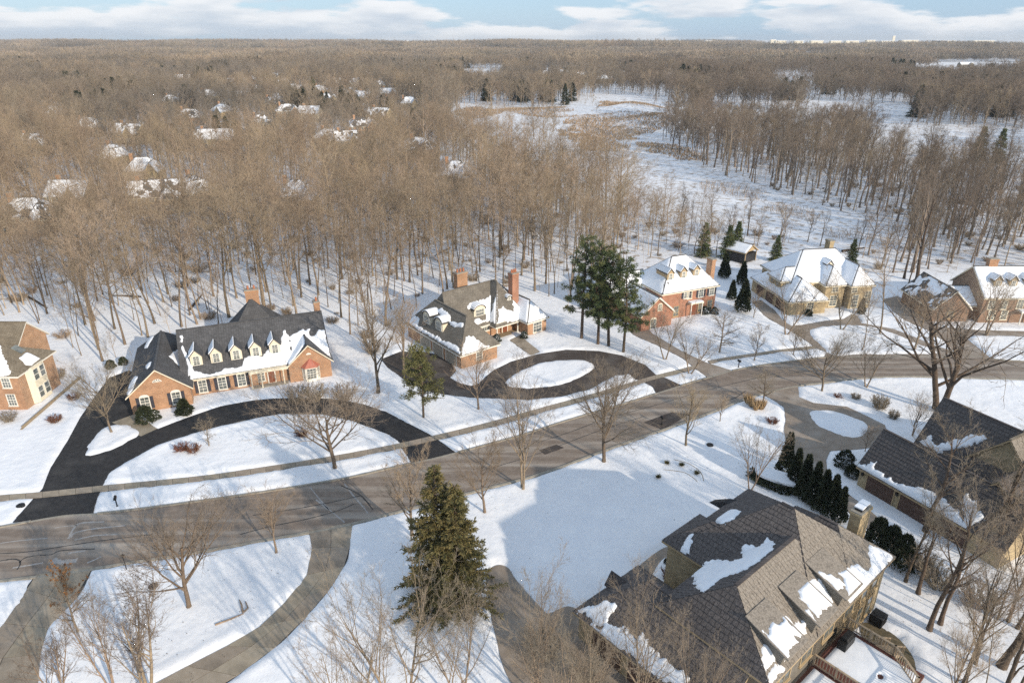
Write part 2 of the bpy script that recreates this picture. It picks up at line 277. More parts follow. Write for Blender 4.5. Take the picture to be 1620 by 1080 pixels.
PAV['arc_drive'] = (spoly(ARC_I, ARC_O), None, ''); PAV['stub_drive'] = (spoly(STUB_L, STUB_R), None, '')
ISL = [gpoly(p, True) for p in (
    [(135, 722), (138, 708), (147, 693), (160, 678), (187, 671), (212, 676), (222, 687), (200, 700), (165, 716)],
    [(800, 603), (817, 589), (854, 574), (891, 569), (924, 570), (939, 577), (939, 585), (919, 596), (891, 608), (854, 614), (817, 614), (804, 611)],
    [(1280, 526), (1287, 520), (1313, 515), (1367, 515), (1413, 527), (1447, 541), (1485, 558), (1440, 560), (1360, 561), (1318, 562), (1297, 546)],
    [(1280, 654), (1293, 648), (1320, 650), (1363, 665), (1374, 677), (1367, 688), (1347, 692), (1320, 685), (1293, 673)])]
PATCH = gpoly([(1365, 985), (1390, 990), (1420, 1008), (1445, 1040), (1450, 1075), (1440, 1110), (1400, 1110), (1392, 1050), (1365, 1010)], True)   # bare ground by the deck
def flat(name, poly, z, m, label=None):
    b = MB(); b.face([(x, y, z) for x, y in poly]); o = b.build(name, m)
    if o.data.polygons[0].normal.z < 0: o.data.flip_normals()
    return tag(o, kind='structure')
ROAD = flat('road', road_poly, .016, M['asphalt'])
for k, (nm, (poly, m, _)) in enumerate(PAV.items()):
    if m: flat(nm, poly, .008 + .0005 * k if nm not in ('garage_pad', 'porch_walk') else .02, M[m])
flat('bare_earth', PATCH, .006, M['soil'])
def slabs(name, U, L, step, z, across=1, gap=.018, m='concrete'):
    a, b = strip(U, L, 8); mid = [(p + q) / 2 for p, q in zip(a, b)]; s = np.concatenate([[0], np.cumsum([np.linalg.norm(mid[i + 1] - mid[i]) for i in range(len(mid) - 1)])])
    root = tag(flat(name, [tuple(p) for p in a] + [tuple(p) for p in reversed(b)], z - .03, M['tar']), kind='structure')
    A, B = np.array(a), np.array(b); n = max(1, round(s[-1] / step)); st = s[-1] / n
    at = lambda P, d: np.array([np.interp(d, s, P[:, 0]), np.interp(d, s, P[:, 1])])
    for i in range(n):
        d0, d1 = i * st + gap, (i + 1) * st - gap
        for j in range(across):
            f0, f1 = j / across + (.006 if j else 0), (j + 1) / across - (.006 if j < across - 1 else 0)
            q = [at(A, d0) * (1 - f0) + at(B, d0) * f0, at(A, d0) * (1 - f1) + at(B, d0) * f1, at(A, d1) * (1 - f1) + at(B, d1) * f1, at(A, d1) * (1 - f0) + at(B, d1) * f0]
            h = z + rnd.uniform(-.004, .004); c = sum(q) / 4
            mb = MB(); mb.prism([(p[0] - c[0], p[1] - c[1], 0) for p in q], (0, 0, -.06), (0, 0, 0)); o = mb.build('slab', M[m], root, (c[0], c[1], h))
    return root
slabs('sidewalk', SW_U, SW_L, 1.6, .03); slabs('sidewalk', SW2_U, SW2_L, 1.6, .03)
slabs('concrete_arc_drive', ARC_I, ARC_O, 3.2, .024, 2); slabs('concrete_drive', STUB_L, STUB_R, 3.2, .024, 2)
SWP = [spoly(SW_U, SW_L), spoly(SW2_U, SW2_L)]
def ribbon(name, line, w, z, m, parent=ROAD, taper=True):
    P = smooth_line([G(*p)[:2] for p in line], 6); mb = MB(); n = len(P)
    for i in range(n - 1):
        d = P[i + 1] - P[i]; nn = np.array([-d[1], d[0]]) / (np.linalg.norm(d) + 1e-9)
        w0 = w * (.5 + .5 * rnd.random()); mb.face([(*(P[i] - nn * w0), z), (*(P[i + 1] - nn * w0), z), (*(P[i + 1] + nn * w0), z), (*(P[i] + nn * w0), z)])
    return mb.build(name, m, parent)
mid = lambda t: [(a[0] * (1 - t) + b[0] * t, a[1] * (1 - t) + b[1] * t) for a, b in zip(RU, RL)]
for ln, w in (([(-20, 876), (40, 873), (100, 864), (160, 855), (240, 845)], .07), ([(0, 887), (20, 884), (30, 886), (32, 892), (27, 901)], .09), ([(30, 890), (40, 882), (60, 878), (80, 877), (95, 871), (120, 869), (150, 868)], .07),
              ([(380, 845), (430, 832), (480, 822), (530, 809), (560, 797)], .07), ([(400, 815), (460, 806), (520, 795), (570, 784)], .07), ([(540, 768), (570, 783), (590, 806)], .09), ([(850, 700), (900, 684), (960, 662), (1040, 640), (1100, 622), (1180, 602), (1240, 588)], .06), ([(1180, 618), (1165, 628), (1150, 634)], .08), ([(760, 745), (850, 718), (940, 684), (1020, 658)], .05), ([(1250, 590), (1340, 583), (1450, 580), (1600, 588)], .06)):
    ribbon('tar_seam', ln, w, .0215, M['tar'])
for ln, w in (([(108, 852), (118, 834), (130, 827), (165, 825)], .14), ([(112, 850), (120, 842), (150, 836), (198, 831)], .13), ([(118, 854), (150, 847), (185, 845)], .12), ([(82, 886), (100, 889), (122, 886)], .42), ([(108, 875), (120, 873), (135, 871)], .16), ([(0, 859), (30, 855), (75, 851)], .10), ([(20, 898), (45, 894), (68, 890)], .12), ([(85, 835), (105, 832), (125, 831)], .07), ([(545, 765), (560, 785), (575, 802), (582, 812)], .10), ([(490, 770), (515, 800), (545, 826)], .09), ([(500, 790), (520, 806)], .14), ([(138, 890), (150, 885), (160, 880)], .12)):
    ribbon('salt_stain', ln, w, .0205, M['salt'])
def kerb(line, off):
    P = [np.array(p) for p in smooth_line([G(*p)[:2] for p in line], 4)]; mb = MB()
    for i in range(len(P) - 1):
        a, b = P[i], P[i + 1]; d = b - a; n = np.array([-d[1], d[0]]) / np.linalg.norm(d) * off; c = (a + b) / 2
        low = any(psdf(np.array([c[0] + n[0]]), np.array([c[1] + n[1]]), PAV[k][0])[0] > -.1 for k in PAV)
        h = .03 if low else .12
        mb.prism([(a[0], a[1], 0), (b[0], b[1], 0), (b[0] + n[0], b[1] + n[1], 0), (a[0] + n[0], a[1] + n[1], 0)], (0, 0, -.1), (0, 0, h))
    return tag(mb.build('kerb', M['kerb']), kind='structure')
kerb(RU, .28); kerb(RL, -.28)
flat('road_patch', gpoly([(1018, 668), (1062, 652), (1092, 655), (1048, 680)]), .0185, M['browntop']); flat('road_patch', gpoly([(852, 712), (880, 703), (893, 708), (862, 719)]), .0185, M['browntop'])
# ---------------------------------------------------------------- snow cover and ground
def pavement_sdf(X, Y):
    p = psdf(X, Y, road_poly) + .22
    for k in PAV: p = np.maximum(p, psdf(X, Y, PAV[k][0]))
    for i in ISL: p = np.minimum(p, -psdf(X, Y, i))
    for s in SWP: p = np.maximum(p, psdf(X, Y, s))
    return np.maximum(p, psdf(X, Y, PATCH) + .8 * fbm(X * 1.4, Y * 1.4, 91))
gx = np.arange(-92, 100.01, .42); gy = np.arange(33, 136.01, .42)
X, Y = np.meshgrid(gx, gy)
d = -pavement_sdf(X, Y)
e = d + .30 * fbm(X * .9, Y * .9, 5) + .13 * fbm(X * 2.6, Y * 2.6, 15)
Z = -.05 + np.clip(e * .42, -.12, .17) + .13 * np.exp(-((d - .85) / .5) ** 2) * (vn(X * .8, Y * .8, 3) > -1) * vn(X * 1.1, Y * 1.1, 3) + np.clip(d, 0, 1) * (.05 * fbm(X * .12, Y * .12, 2) + .022 * fbm(X * .7, Y * .7, 8, 3))
edge = np.minimum(np.minimum(X - gx[0], gx[-1] - X), np.minimum(Y - gy[0], gy[-1] - Y))
Z = np.where(edge < 4, np.minimum(Z, -.12 + edge * .06), Z)
nx, ny = len(gx), len(gy); idx = np.arange(nx * ny).reshape(ny, nx)
F = np.stack([idx[:-1, :-1], idx[:-1, 1:], idx[1:, 1:], idx[1:, :-1]], -1).reshape(-1, 4)
zf = Z.ravel()[F].max(1); F = F[zf > -.04]
tag(link('snow_cover', npmesh('snow_cover', np.stack([X.ravel(), Y.ravel(), Z.ravel()], 1), F, M['snow'], True)), kind='structure')
ys = np.concatenate([np.arange(-60, 200, 10), 200 * 1.045 ** np.arange(0, 118)]); xs_ = np.sinh(np.linspace(-5.2, 5.2, 161)) * 400
def ground_z(x, y):
    x = np.asarray(x, float); y = np.asarray(y, float); r = np.clip((y - 190) / 150, 0, 1)
    z = r * (2.2 * fbm(x / 140, y / 140, 31, 3) - .6)
    for (px, py, h, sx, sy) in ((1000, 176, 7, 26, 24), (1090, 190, 6, 34, 26), (905, 172, 2.5, 40, 14)):
        c = G(px, py); z = z + h * np.exp(-((x - c.x) / sx) ** 2 - ((y - c.y) / sy) ** 2)
    return z - .10
X, Y = np.meshgrid(xs_, ys); Z = ground_z(X, Y); nx, ny = len(xs_), len(ys); idx = np.arange(nx * ny).reshape(ny, nx)
F = np.stack([idx[:-1, :-1], idx[:-1, 1:], idx[1:, 1:], idx[1:, :-1]], -1).reshape(-1, 4)
tag(link('ground', npmesh('ground', np.stack([X.ravel(), Y.ravel(), Z.ravel()], 1), F, M['ground'], True)), kind='structure')
# ---------------------------------------------------------------- houses
class House:
    def __init__(s, name, px, ang, label, cat='house', loc=None, z=0.0):
        s.loc = Vector(loc) if loc is not None else G(*px); s.loc.z = z; s.a = R(ang); s.root = empty(name, s.loc, s.a, label, cat)
        s.inv = (Matrix.Translation(s.loc) @ Matrix.Rotation(s.a, 4, 'Z')).inverted()
        s.cam = s.inv @ Vector((0, 0, CAMH))
    def ray(s, x, y): return (s.inv.to_3x3() @ ray(x, y)).normalized()
    def on(s, px, P, N):                                  # pixel onto a plane given in the house's own frame
        d = s.ray(*px); t = (P - s.cam).dot(N) / d.dot(N); return s.cam + d * t
def roof_mesh(faces, t, top, trim):                       # slopes as point lists, one slab t thick, trim on its edges
    key = {}; V = []
    def vi(p):
        k = tuple(round(c, 4) for c in p)
        if k not in key: key[k] = len(V); V.append(k)
        return key[k]
    FF = [[vi(p) for p in f] for f in faces]; n = len(V); mb = MB(); mb.v = V + [(x, y, z - t) for x, y, z in V]
    cnt = {}
    for f in FF:
        for i in range(len(f)): cnt.setdefault(frozenset((f[i], f[(i + 1) % len(f)])), []).append((f[i], f[(i + 1) % len(f)]))
    for f in FF: mb.f.append(f); mb.m.append(0); mb.f.append([i + n for i in reversed(f)]); mb.m.append(1)
    for es in cnt.values():
        if len(es) == 1: a, b = es[0]; mb.f.append([b, a, a + n, b + n]); mb.m.append(1)
    return mb.mesh('roof', [top, trim])
def wing(h, x0, x1, y0, y1, ev, rz, axis, e0, e1, wall='brick', roof='rf_charcoal', trim='cream', oh=.4, walls=True, t=.2, dz=0.0, z0=-.3, roofs=True):
    """box with a pitched roof; e0/e1: None = gable, number = hip inset at the low/high end of the ridge axis"""
    T = (lambda p: Vector((p[0], p[1], p[2]))) if axis == 'x' else (lambda p: Vector((p[1], p[0], p[2])))
    a0, a1, b0, b1 = (x0, x1, y0, y1) if axis == 'x' else (y0, y1, x0, x1)
    m = (b0 + b1) / 2; k = (rz - ev) / (m - b0); zo = ev - oh * k
    flip = axis != 'x'
    if walls:
        mb = MB()
        if e0 is None or e1 is None:
            P = [(a0, b0, z0), (a0, b1, z0), (a0, b1, ev), (a0, m, rz), (a0, b0, ev)] if e0 is None else [(a0, b0, z0), (a0, b1, z0), (a0, b1, ev), (a0, b0, ev)]
            Q = [(a1, b0, z0), (a1, b1, z0), (a1, b1, ev), (a1, m, rz), (a1, b0, ev)] if e1 is None else [(a1, b0, z0), (a1, b1, z0), (a1, b1, ev), (a1, b0, ev)]
            P, Q = [T(p) for p in P], [T(p) for p in Q]
            mb.face(P if not flip else P[::-1]); mb.face(Q[::-1] if not flip else Q)
            for bb in (b0, b1): 
                q = [T((a0, bb, z0)), T((a1, bb, z0)), T((a1, bb, ev)), T((a0, bb, ev))]; mb.face(q if (bb == b0) != flip else q[::-1])
        else: mb.box(x0, x1, y0, y1, z0, ev)
        mb.build('wall', M[wall], h.root)
    oa0 = a0 - (oh if e0 is not None else .3); oa1 = a1 + (oh if e1 is not None else .3)
    r0 = oa0 if e0 is None else a0 + e0; r1 = oa1 if e1 is None else a1 - e1
    rr0, rr1 = (oa0, m, rz), (oa1, m, rz)
    A, B, C, D = (oa0, b0 - oh, zo), (oa1, b0 - oh, zo), (oa1, b1 + oh, zo), (oa0, b1 + oh, zo)
    P0, P1 = (r0, m, rz), (r1, m, rz)
    S = {'lo': [A, B, P1, P0] if r1 - r0 > .02 else [A, B, P0], 'hi': [C, D, P0, P1] if r1 - r0 > .02 else [C, D, P0]}
    if e0 is not None: S['s0'] = [D, A, P0]
    if e1 is not None: S['s1'] = [B, C, P1 if r1 - r0 > .02 else P0]
    S = {kk: [T(p) + Vector((0, 0, dz + .12)) for p in (f if not flip else f[::-1])] for kk, f in S.items()}
    nm = {'lo': 'front', 'hi': 'back', 's0': 'left', 's1': 'right'} if axis == 'x' else {'lo': 'left', 'hi': 'right', 's0': 'front', 's1': 'back'}
    S = {nm[kk]: f for kk, f in S.items()}
    if roofs:
        o = link('roof', roof_mesh(list(S.values()), t, M[roof], M[trim]), h.root); S['obj'] = o
        if r1 - r0 > .3:                                    # ridge cap
            mb = MB(); mb.bar(T((r0, m, rz)) + Vector((0, 0, dz + .13)), T((r1, m, rz)) + Vector((0, 0, dz + .13)), .28, .07); mb.build('ridge_cap', M[roof], o)
    else: S['obj'] = h.root
    return S
def plane(poly):
    P = poly[0]; N = (poly[1] - P).cross(poly[2] - P).normalized()
    if N.z < 0: N = -N
    ex = Vector((0, 0, 1)).cross(N).normalized() if N.z < .999 else Vector((1, 0, 0)); ey = N.cross(ex); return P, N, ex, ey
def roof_snow(h, slope, px=None, parent=None, th=.16, res=.16, seed=1, rough=.35, inset=.05, holes=0.0, loc=None):
    """snow lying on one roof slope: everywhere, or inside outlines given as pixels of the photograph"""
    if px and len(px) > 1:                                # each patch of snow is a piece of its own
        for q, pp in enumerate(px): roof_snow(h, slope, [pp], parent, th, res, seed + 17 * q, rough, inset, holes)
        return
    P, N, ex, ey = plane(slope); uv = lambda q: ((q - P).dot(ex), (q - P).dot(ey))
    sp2 = [uv(p) for p in slope]; A = np.array(sp2)
    polys = [[uv(h.on(q, P, N)) for q in pp] for pp in px] if px else None
    x0, y0 = A.min(0); x1, y1 = A.max(0)
    if polys: B = np.array([q for pp in polys for q in pp]); x0, y0 = np.maximum([x0, y0], B.min(0) - .5); x1, y1 = np.minimum([x1, y1], B.max(0) + .5)
    if x1 - x0 < .3 or y1 - y0 < .3: return
    gx = np.arange(x0 - res, x1 + 2 * res, res); gy = np.arange(y0 - res, y1 + 2 * res, res); X, Y = np.meshgrid(gx, gy)
    ins = psdf(X, Y, sp2) - inset; nz = rough * (fbm(X * .9, Y * .9, seed) + .9 * fbm(X * 3.4, Y * 1.6, seed + 3))
    if polys: d = np.minimum(np.max([psdf(X, Y, p) for p in polys], 0) + nz, ins + .02 * nz)
    else: d = np.minimum(ins + .04 * nz, ins)
    if holes: d = np.minimum(d, (vn(X * .55, Y * .55, seed + 9) * .6 + .4 * vn(X * 2.1, Y * 2.1, seed + 4) - holes) * 1.6)
    H = -.04 + np.clip(d * .9, -.1, th + .04) + np.clip(d, 0, 1) * .03 * fbm(X * 1.2, Y * 1.2, seed + 5)
    V = np.array(P)[None] + X.reshape(-1, 1) * np.array(ex) + Y.reshape(-1, 1) * np.array(ey) + H.reshape(-1, 1) * np.array(N)
    nx, ny = len(gx), len(gy); idx = np.arange(nx * ny).reshape(ny, nx); F = np.stack([idx[:-1, :-1], idx[:-1, 1:], idx[1:, 1:], idx[1:, :-1]], -1).reshape(-1, 4)
    keep = (H.ravel()[F].max(1) > -.03) & (ins.ravel()[F].min(1) > -.25); F = F[keep]
    if not len(F): return
    u, inv = np.unique(F, return_inverse=True)
    me = npmesh('roof_snow', V[u], inv.reshape(F.shape), M['roofsnow'], True)
    return link('roof_snow', me, parent or slope_parent(h))
def slope_parent(h): return h.root
def clip_poly(sub, conv):
    out = sub
    for i in range(len(conv)):
        a, b = conv[i], conv[(i + 1) % len(conv)]; inp = out; out = []
        if not inp: return []
        side = lambda p: (b[0] - a[0]) * (p[1] - a[1]) - (b[1] - a[1]) * (p[0] - a[0])
        for j in range(len(inp)):
            p, q = inp[j], inp[(j + 1) % len(inp)]; sp, sq = side(p), side(q)
            if sp >= 0: out.append(p)
            if (sp >= 0) != (sq >= 0):
                t = sp / (sp - sq); out.append((p[0] + (q[0] - p[0]) * t, p[1] + (q[1] - p[1]) * t))
    return out
def shingles(h, slope, m, parent, exp=.42, w=.36, butt=.05, seed=0):
    """overlapping tabs in real courses on one slope"""
    P, N, ex, ey = plane(slope); uv = lambda q: ((q - P).dot(ex), (q - P).dot(ey)); poly = [uv(p) for p in slope]
    if sum(poly[i][0] * poly[(i + 1) % len(poly)][1] - poly[(i + 1) % len(poly)][0] * poly[i][1] for i in range(len(poly))) < 0: poly = poly[::-1]
    A = np.array(poly); x0, y0 = A.min(0); x1, y1 = A.max(0); mb = MB(); rr = random.Random(seed); y = y0 - .02; row = 0
    while y < y1:
        x = x0 - rr.random() * w
        while x < x1:
            ww = w * rr.uniform(.7, 1.35); c = clip_poly([(x + .012, y), (x + ww - .012, y), (x + ww - .012, y + exp * 1.0), (x + .012, y + exp * 1.0)], poly)
            if len(c) >= 3:
                bt = butt * rr.uniform(.7, 1.25); n = len(mb.v)
                top = [P + ex * a + ey * b + N * (.012 + bt * (1 - (b - y) / exp)) for a, b in c]; bot = [P + ex * a + ey * b + N * .002 for a, b in c]
                mb.face(top); lo = [i for i in range(len(c)) if c[i][1] < y + .01]
                if len(lo) >= 2: i, j = lo[0], lo[1]; mb.face([bot[i], bot[j], top[j], top[i]])
            x += ww
        y += exp; row += 1
    o = mb.build('shingles', M[m], parent); return tag(o, kind='stuff')
WC = {}
def window(h, x, y, z, face, w=1.0, ht=1.6, nx=2, ny=4, shut=False, frame='white', arch=False, parent=None, sill=True, depth=.0, sm='shutter'):
    """face: outward direction of the wall: 'f' (-y), 'b' (+y), 'l' (-x), 'r' (+x) or an angle; z = sill height"""
    rz = {'f': 0, 'r': math.pi / 2, 'b': math.pi, 'l': -math.pi / 2}.get(face, face) if isinstance(face, str) else face
    key = (w, ht, nx, ny, frame, arch)
    if key not in WC:
        f = .09; mb = MB()
        mb.box(-w / 2 - f, -w / 2 + .02, -.07, 0, -.02, ht + .02).box(w / 2 - .02, w / 2 + f, -.07, 0, -.02, ht + .02).box(-w / 2 - f, w / 2 + f, -.075, 0, -f, -.02).box(-w / 2 - f, w / 2 + f, -.075, 0, ht + .02, ht + f)
        for i in range(1, nx): xx = -w / 2 + w * i / nx; mb.box(xx - .022, xx + .022, -.055, -.02, -.02, ht + .02)
        for j in range(1, ny): zz = ht * j / ny; mb.box(-w / 2 + .02, w / 2 - .02, -.058 if j != ny // 2 else -.066, -.02, zz - (.022 if j != ny // 2 else .035), zz + (.022 if j != ny // 2 else .035))
        if arch:
            n = 10; pts = [(w / 2 * 1.12 * math.cos(t), 0, ht + f + w * .30 * math.sin(t)) for t in np.linspace(0, math.pi, n)]
            mb.prism(pts, (0, -.06, 0), (0, 0, 0))
        g = MB(); g.box(-w / 2 + .015, w / 2 - .015, -.03, -.005, -.015, ht + .015)
        s = MB(); s.box(-w / 2 - .16, w / 2 + .16, -.15, 0, -f - .09, -f - .003)
        sh = MB(); sh.box(0, .38, -.06, 0, -.06, ht + .06)
        for j in range(9): zz = ht * (j + .5) / 9; sh.box(.04, .34, -.075, -.06, zz - .04, zz + .02)
        WC[key] = (mb.mesh('window', M[frame]), g.mesh('pane', M['glass']), s.mesh('sill', M[frame]), sh.mesh('shutter', M[sm]))
    a, b, c, s = WC[key]; p = parent or h.root
    nm = 'window'
    o = link(nm, a, p, (x, y, z), rz); link('pane', b, o)
    if sill and not parent: link('sill', c, o)
    if shut and not parent: link('shutter', s, o, (-w / 2 - .50, 0, 0)); link('shutter', s, o, (w / 2 + .12, 0, 0))
    return o
def wpx(h, px, face, pos, **k):        # window whose centre is seen at pixel px on the wall x=pos / y=pos
    N = Vector((0, 1, 0)) if face in 'fb' else Vector((1, 0, 0)); P = h.on(px, N * pos, N); return window(h, P.x, P.y, P.z - k.get('ht', 1.6) / 2, face, **k)
def chimney(h, x, y, w, d, z0, z1, m='brick', pots=2, cap='kerb'):
    mb = MB(); mb.box(x - w / 2, x + w / 2, y - d / 2, y + d / 2, z0, z1 - .35); mb.box(x - w / 2 - .08, x + w / 2 + .08, y - d / 2 - .08, y + d / 2 + .08, z1 - .35, z1 - .12)
    o = mb.build('chimney', M[m], h.root); c = MB(); c.box(x - w / 2 - .03, x + w / 2 + .03, y - d / 2 - .03, y + d / 2 + .03, z1 - .12, z1); c.build('chimney_cap', M[cap], o)
    for i in range(pots):
        q = MB(); t = (i + .5) / pots - .5; q.cyl((x + t * w * .9, y), .17, .13, z1, z1 + .55); q.build('chimney_pot', M['clay'], o)
    return o
def dormer(h, x, y, z, w=1.5, wallh=1.5, rise=.9, back=3.2, rz=0.0, wall='cream', roof='rf_charcoal', snow=True, arch=False, win=(.75, 1.15), z_drop=1.2, nx=2, ny=4, seed=1):
    k = MB(); prof = [(-w / 2, 0, -z_drop), (w / 2, 0, -z_drop), (w / 2, 0, wallh)]
    top = [(w / 2 * math.cos(t), 0, wallh + rise * math.sin(t)) for t in np.linspace(0, math.pi, 11)] if arch else [(w / 2, 0, wallh), (0, 0, wallh + rise), (-w / 2, 0, wallh)]
    k.prism(prof[:2] + top, (0, 0, 0), (0, back, 0)); o = k.build('dormer', M[wall], h.root, (x, y, z), rz)
    r = MB(); T = [Vector(p) for p in top]
    for i in range(len(T) - 1):
        a, b = T[i], T[i + 1]; ext = .16 if not arch else 0
        if not arch:
            dv = (b - a).normalized()
            if i == 0: a = a - dv * ext
            else: b = b + dv * ext
        n = Vector((-(b - a).z, 0, (b - a).x)); n = n.normalized() * (1 if n.z > 0 else -1)
        if abs((b - a).x) < 1e-6: n = Vector((math.copysign(1, a.x), 0, 0))
        r.prism([a + n * .01, b + n * .01, b + n * .11, a + n * .11], (0, -.16, 0), (0, back, 0))
    ro = r.build('dormer_roof', M[roof], o)
    if snow:
        s = MB()
        for i in range(len(T) - 1):
            a, b = T[i], T[i + 1]
            if not arch and i == 0 and snow != 'both': continue
            n = Vector((-(b - a).z, 0, (b - a).x)); n = n.normalized() * (1 if n.z > 0 else -1)
            if arch and abs(n.z) < .25: continue
            s.prism([a + n * .115, b + n * .115, b + n * .22, a + n * .23], (0, -.10, 0), (0, back, 0))
        s.build('dormer_snow', M['roofsnow'], o)
    if win: window(h, 0, -.004, .25, 'f', w=win[0], ht=win[1], nx=nx, ny=ny, parent=o)
    return o
def garage_door(h, x, y, face, w=2.7, ht=2.2, m='door', rows=4):
    rz = {'f': 0, 'r': math.pi / 2, 'b': math.pi, 'l': -math.pi / 2}[face]
    fr = MB(); fr.box(-w / 2 - .12, -w / 2, -.08, 0, 0, ht + .12).box(w / 2, w / 2 + .12, -.08, 0, 0, ht + .12).box(-w / 2, w / 2, -.08, 0, ht, ht + .12)
    o = fr.build('garage_door', M['white' if m == 'door' else 'tan'], h.root, (x, y, 0), rz); pm = MB(); pm.box(-w / 2 + .01, w / 2 - .01, -.05, -.01, .01, ht / rows - .015); me = pm.mesh('panel', M[m])
    for i in range(rows): link('panel', me, o, (0, 0, i * ht / rows))
    return o
def simple(h, name, mb, m, parent=None): return mb.build(name, M[m], parent or h.root)
def column(h, x, y, z0, z1, r=.09, m='white'):
    mb = MB(); mb.cyl((x, y), r, r * .85, z0, z1); mb.box(x - r * 1.4, x + r * 1.4, y - r * 1.4, y + r * 1.4, z1 - .1, z1); mb.box(x - r * 1.4, x + r * 1.4, y - r * 1.4, y + r * 1.4, z0, z0 + .1); return mb.build('column', M[m], h.root)
Z3 = lambda pts, ox, oy, s: [(ox + a / s, oy + b / s) for a, b in pts]
# --- B: long brick house with five dormers
h = House('brick_house', (211, 656), 22, 'long orange brick house with charcoal roof and five cream dormers in a row')
mainB = wing(h, 6.3, 25.2, 2.3, 13.9, 2.9, 7.5, 'x', None, None)
gwB = wing(h, 0, 7.1, 0, 16, 2.75, 5.75, 'y', None, 2.6, dz=.01)
rgB = wing(h, 19.6, 25.3, 1.5, 9, 2.75, 5.35, 'y', None, None, dz=.015)
rearB = wing(h, 12.2, 20.6, 10.8, 18.2, 3.6, 8.3, 'x', 3.7, 4.2, dz=.02)
z1 = lambda p: Z3(p, 0, 420, 3.0)
roof_snow(h, mainB['front'], [z1([(850, 328), (862, 332), (875, 400), (905, 430), (925, 500), (1000, 515), (1080, 480), (1150, 480), (1165, 440), (1200, 415), (1240, 430), (1290, 375), (1330, 370), (1350, 310), (1370, 330), (1385, 400), (1400, 470), (905, 545)]), z1([(1378, 340), (1420, 310), (1480, 292), (1470, 325), (1485, 330), (1510, 305), (1540, 310), (1600, 450), (1480, 420), (1380, 440)])], mainB['obj'], seed=4, rough=.4, th=.13)
roof_snow(h, rgB['left'], [z1([(1360, 500), (1385, 400), (1440, 318), (1452, 325), (1445, 375), (1380, 470)])], rgB['obj'], seed=5, rough=.15)
roof_snow(h, rgB['right'], [z1([(1490, 330), (1520, 360), (1500, 380)])], rgB['obj'], seed=15, rough=.15)
roof_snow(h, gwB['left'], [z1([(600, 640), (605, 590), (640, 520), (655, 525), (630, 590)]), z1([(680, 400), (700, 360), (730, 310), (740, 320), (700, 390)]), z1([(690, 480), (720, 450), (715, 475), (695, 495)])], gwB['obj'], seed=6, rough=.2)
roof_snow(h, gwB['right'], [z1([(800, 430), (850, 390), (855, 450), (880, 500), (850, 480)])], gwB['obj'], seed=7, rough=.2)
roof_snow(h, rearB['left'], [z1([(1140, 270), (1180, 240), (1215, 235), (1228, 262), (1150, 275)])], rearB['obj'], seed=9, rough=.15)
sl_ = (mainB['front'][2].z - mainB['front'][0].z) / (mainB['front'][2].y - mainB['front'][0].y)
zmain = lambda y: mainB['front'][0].z + sl_ * (y - mainB['front'][0].y)
for i, px in enumerate(((942, 500), (1035, 482), (1130, 470), (1222, 455), (1312, 438))):
    Pz = h.on(z1([px])[0], Vector((0, 3.5, 0)), Vector((0, 1, 0))); dormer(h, Pz.x, 3.5, zmain(3.5) - .12, 1.45, 1.45, .85, 3.6, seed=i)
for px in ((962, 572), (1055, 557), (1147, 541)): wpx(h, z1([px])[0], 'f', 2.3, w=.95, ht=1.65, shut=True, arch=True)
for px in ((690, 652), (838, 627)): wpx(h, z1([px])[0], 'f', 0, w=1.0, ht=1.6, shut=True, arch=True)
fan = MB(); fan.prism([(.55 * math.cos(t), 0, .42 * math.sin(t)) for t in np.linspace(0, math.pi, 10)], (0, -.06, 0), (0, 0, 0))
Pz = h.on(z1([(745, 552)])[0], Vector((0, 0, 0)), Vector((0, 1, 0))); o = fan.build('fan_light', M['white'], h.root, (Pz.x, 0, Pz.z))
fg = MB(); [fg.prism([(.10 * math.cos(t), 0, .08 * math.sin(t)), (.46 * math.cos(t - .17), 0, .35 * math.sin(t - .17)), (.46 * math.cos(t + .17), 0, .35 * math.sin(t + .17))], (0, -.065, .03), (0, -.04, .03)) for t in np.linspace(.3, 2.84, 5)]; fg.build('pane', M['glass'], o)
# right gable: bay window under a copper roof
Pz = h.on(z1([(1482, 545)])[0], Vector((0, 1.5, 0)), Vector((0, 1, 0))); bx_ = 22.5
bay = MB(); bay.prism([(-1.15, 0, 0), (-.75, -.65, 0), (.75, -.65, 0), (1.15, 0, 0)], (0, 0, .15), (0, 0, 2.2)); bo = bay.build('bay_window', M['white'], h.root, (bx_, 1.5, 0))
cr = MB(); cr.face([(-1.35, 0, 2.2), (-.85, -.8, 2.2), (0, 0, 3.35)][::1]); cr.face([(-.85, -.8, 2.2), (.85, -.8, 2.2), (0, 0, 3.35)]); cr.face([(.85, -.8, 2.2), (1.35, 0, 2.2), (0, 0, 3.35)]); cr.face([(-1.35, 0, 2.19), (1.35, 0, 2.19), (.85, -.8, 2.19), (-.85, -.8, 2.19)]); cr.build('copper_roof', M['copper'], bo)
for x_, y_, r_, w_ in ((0, -.655, 0, 1.2), (-.955, -.33, math.atan2(-.65, .4), .5), (.955, -.33, math.atan2(.65, .4), .5)): window(h, x_, y_, .55, r_, w=w_, ht=1.45, nx=3 if w_ > 1 else 2, ny=4, parent=bo)
fv = MB(); fv.prism([(.35 * math.cos(t), 0, .28 * math.sin(t)) for t in np.linspace(0, math.pi, 8)], (0, -.05, 0), (0, 0, 0)); fv.build('gable_vent', M['white'], h.root, (22.45, 1.5, 3.95))
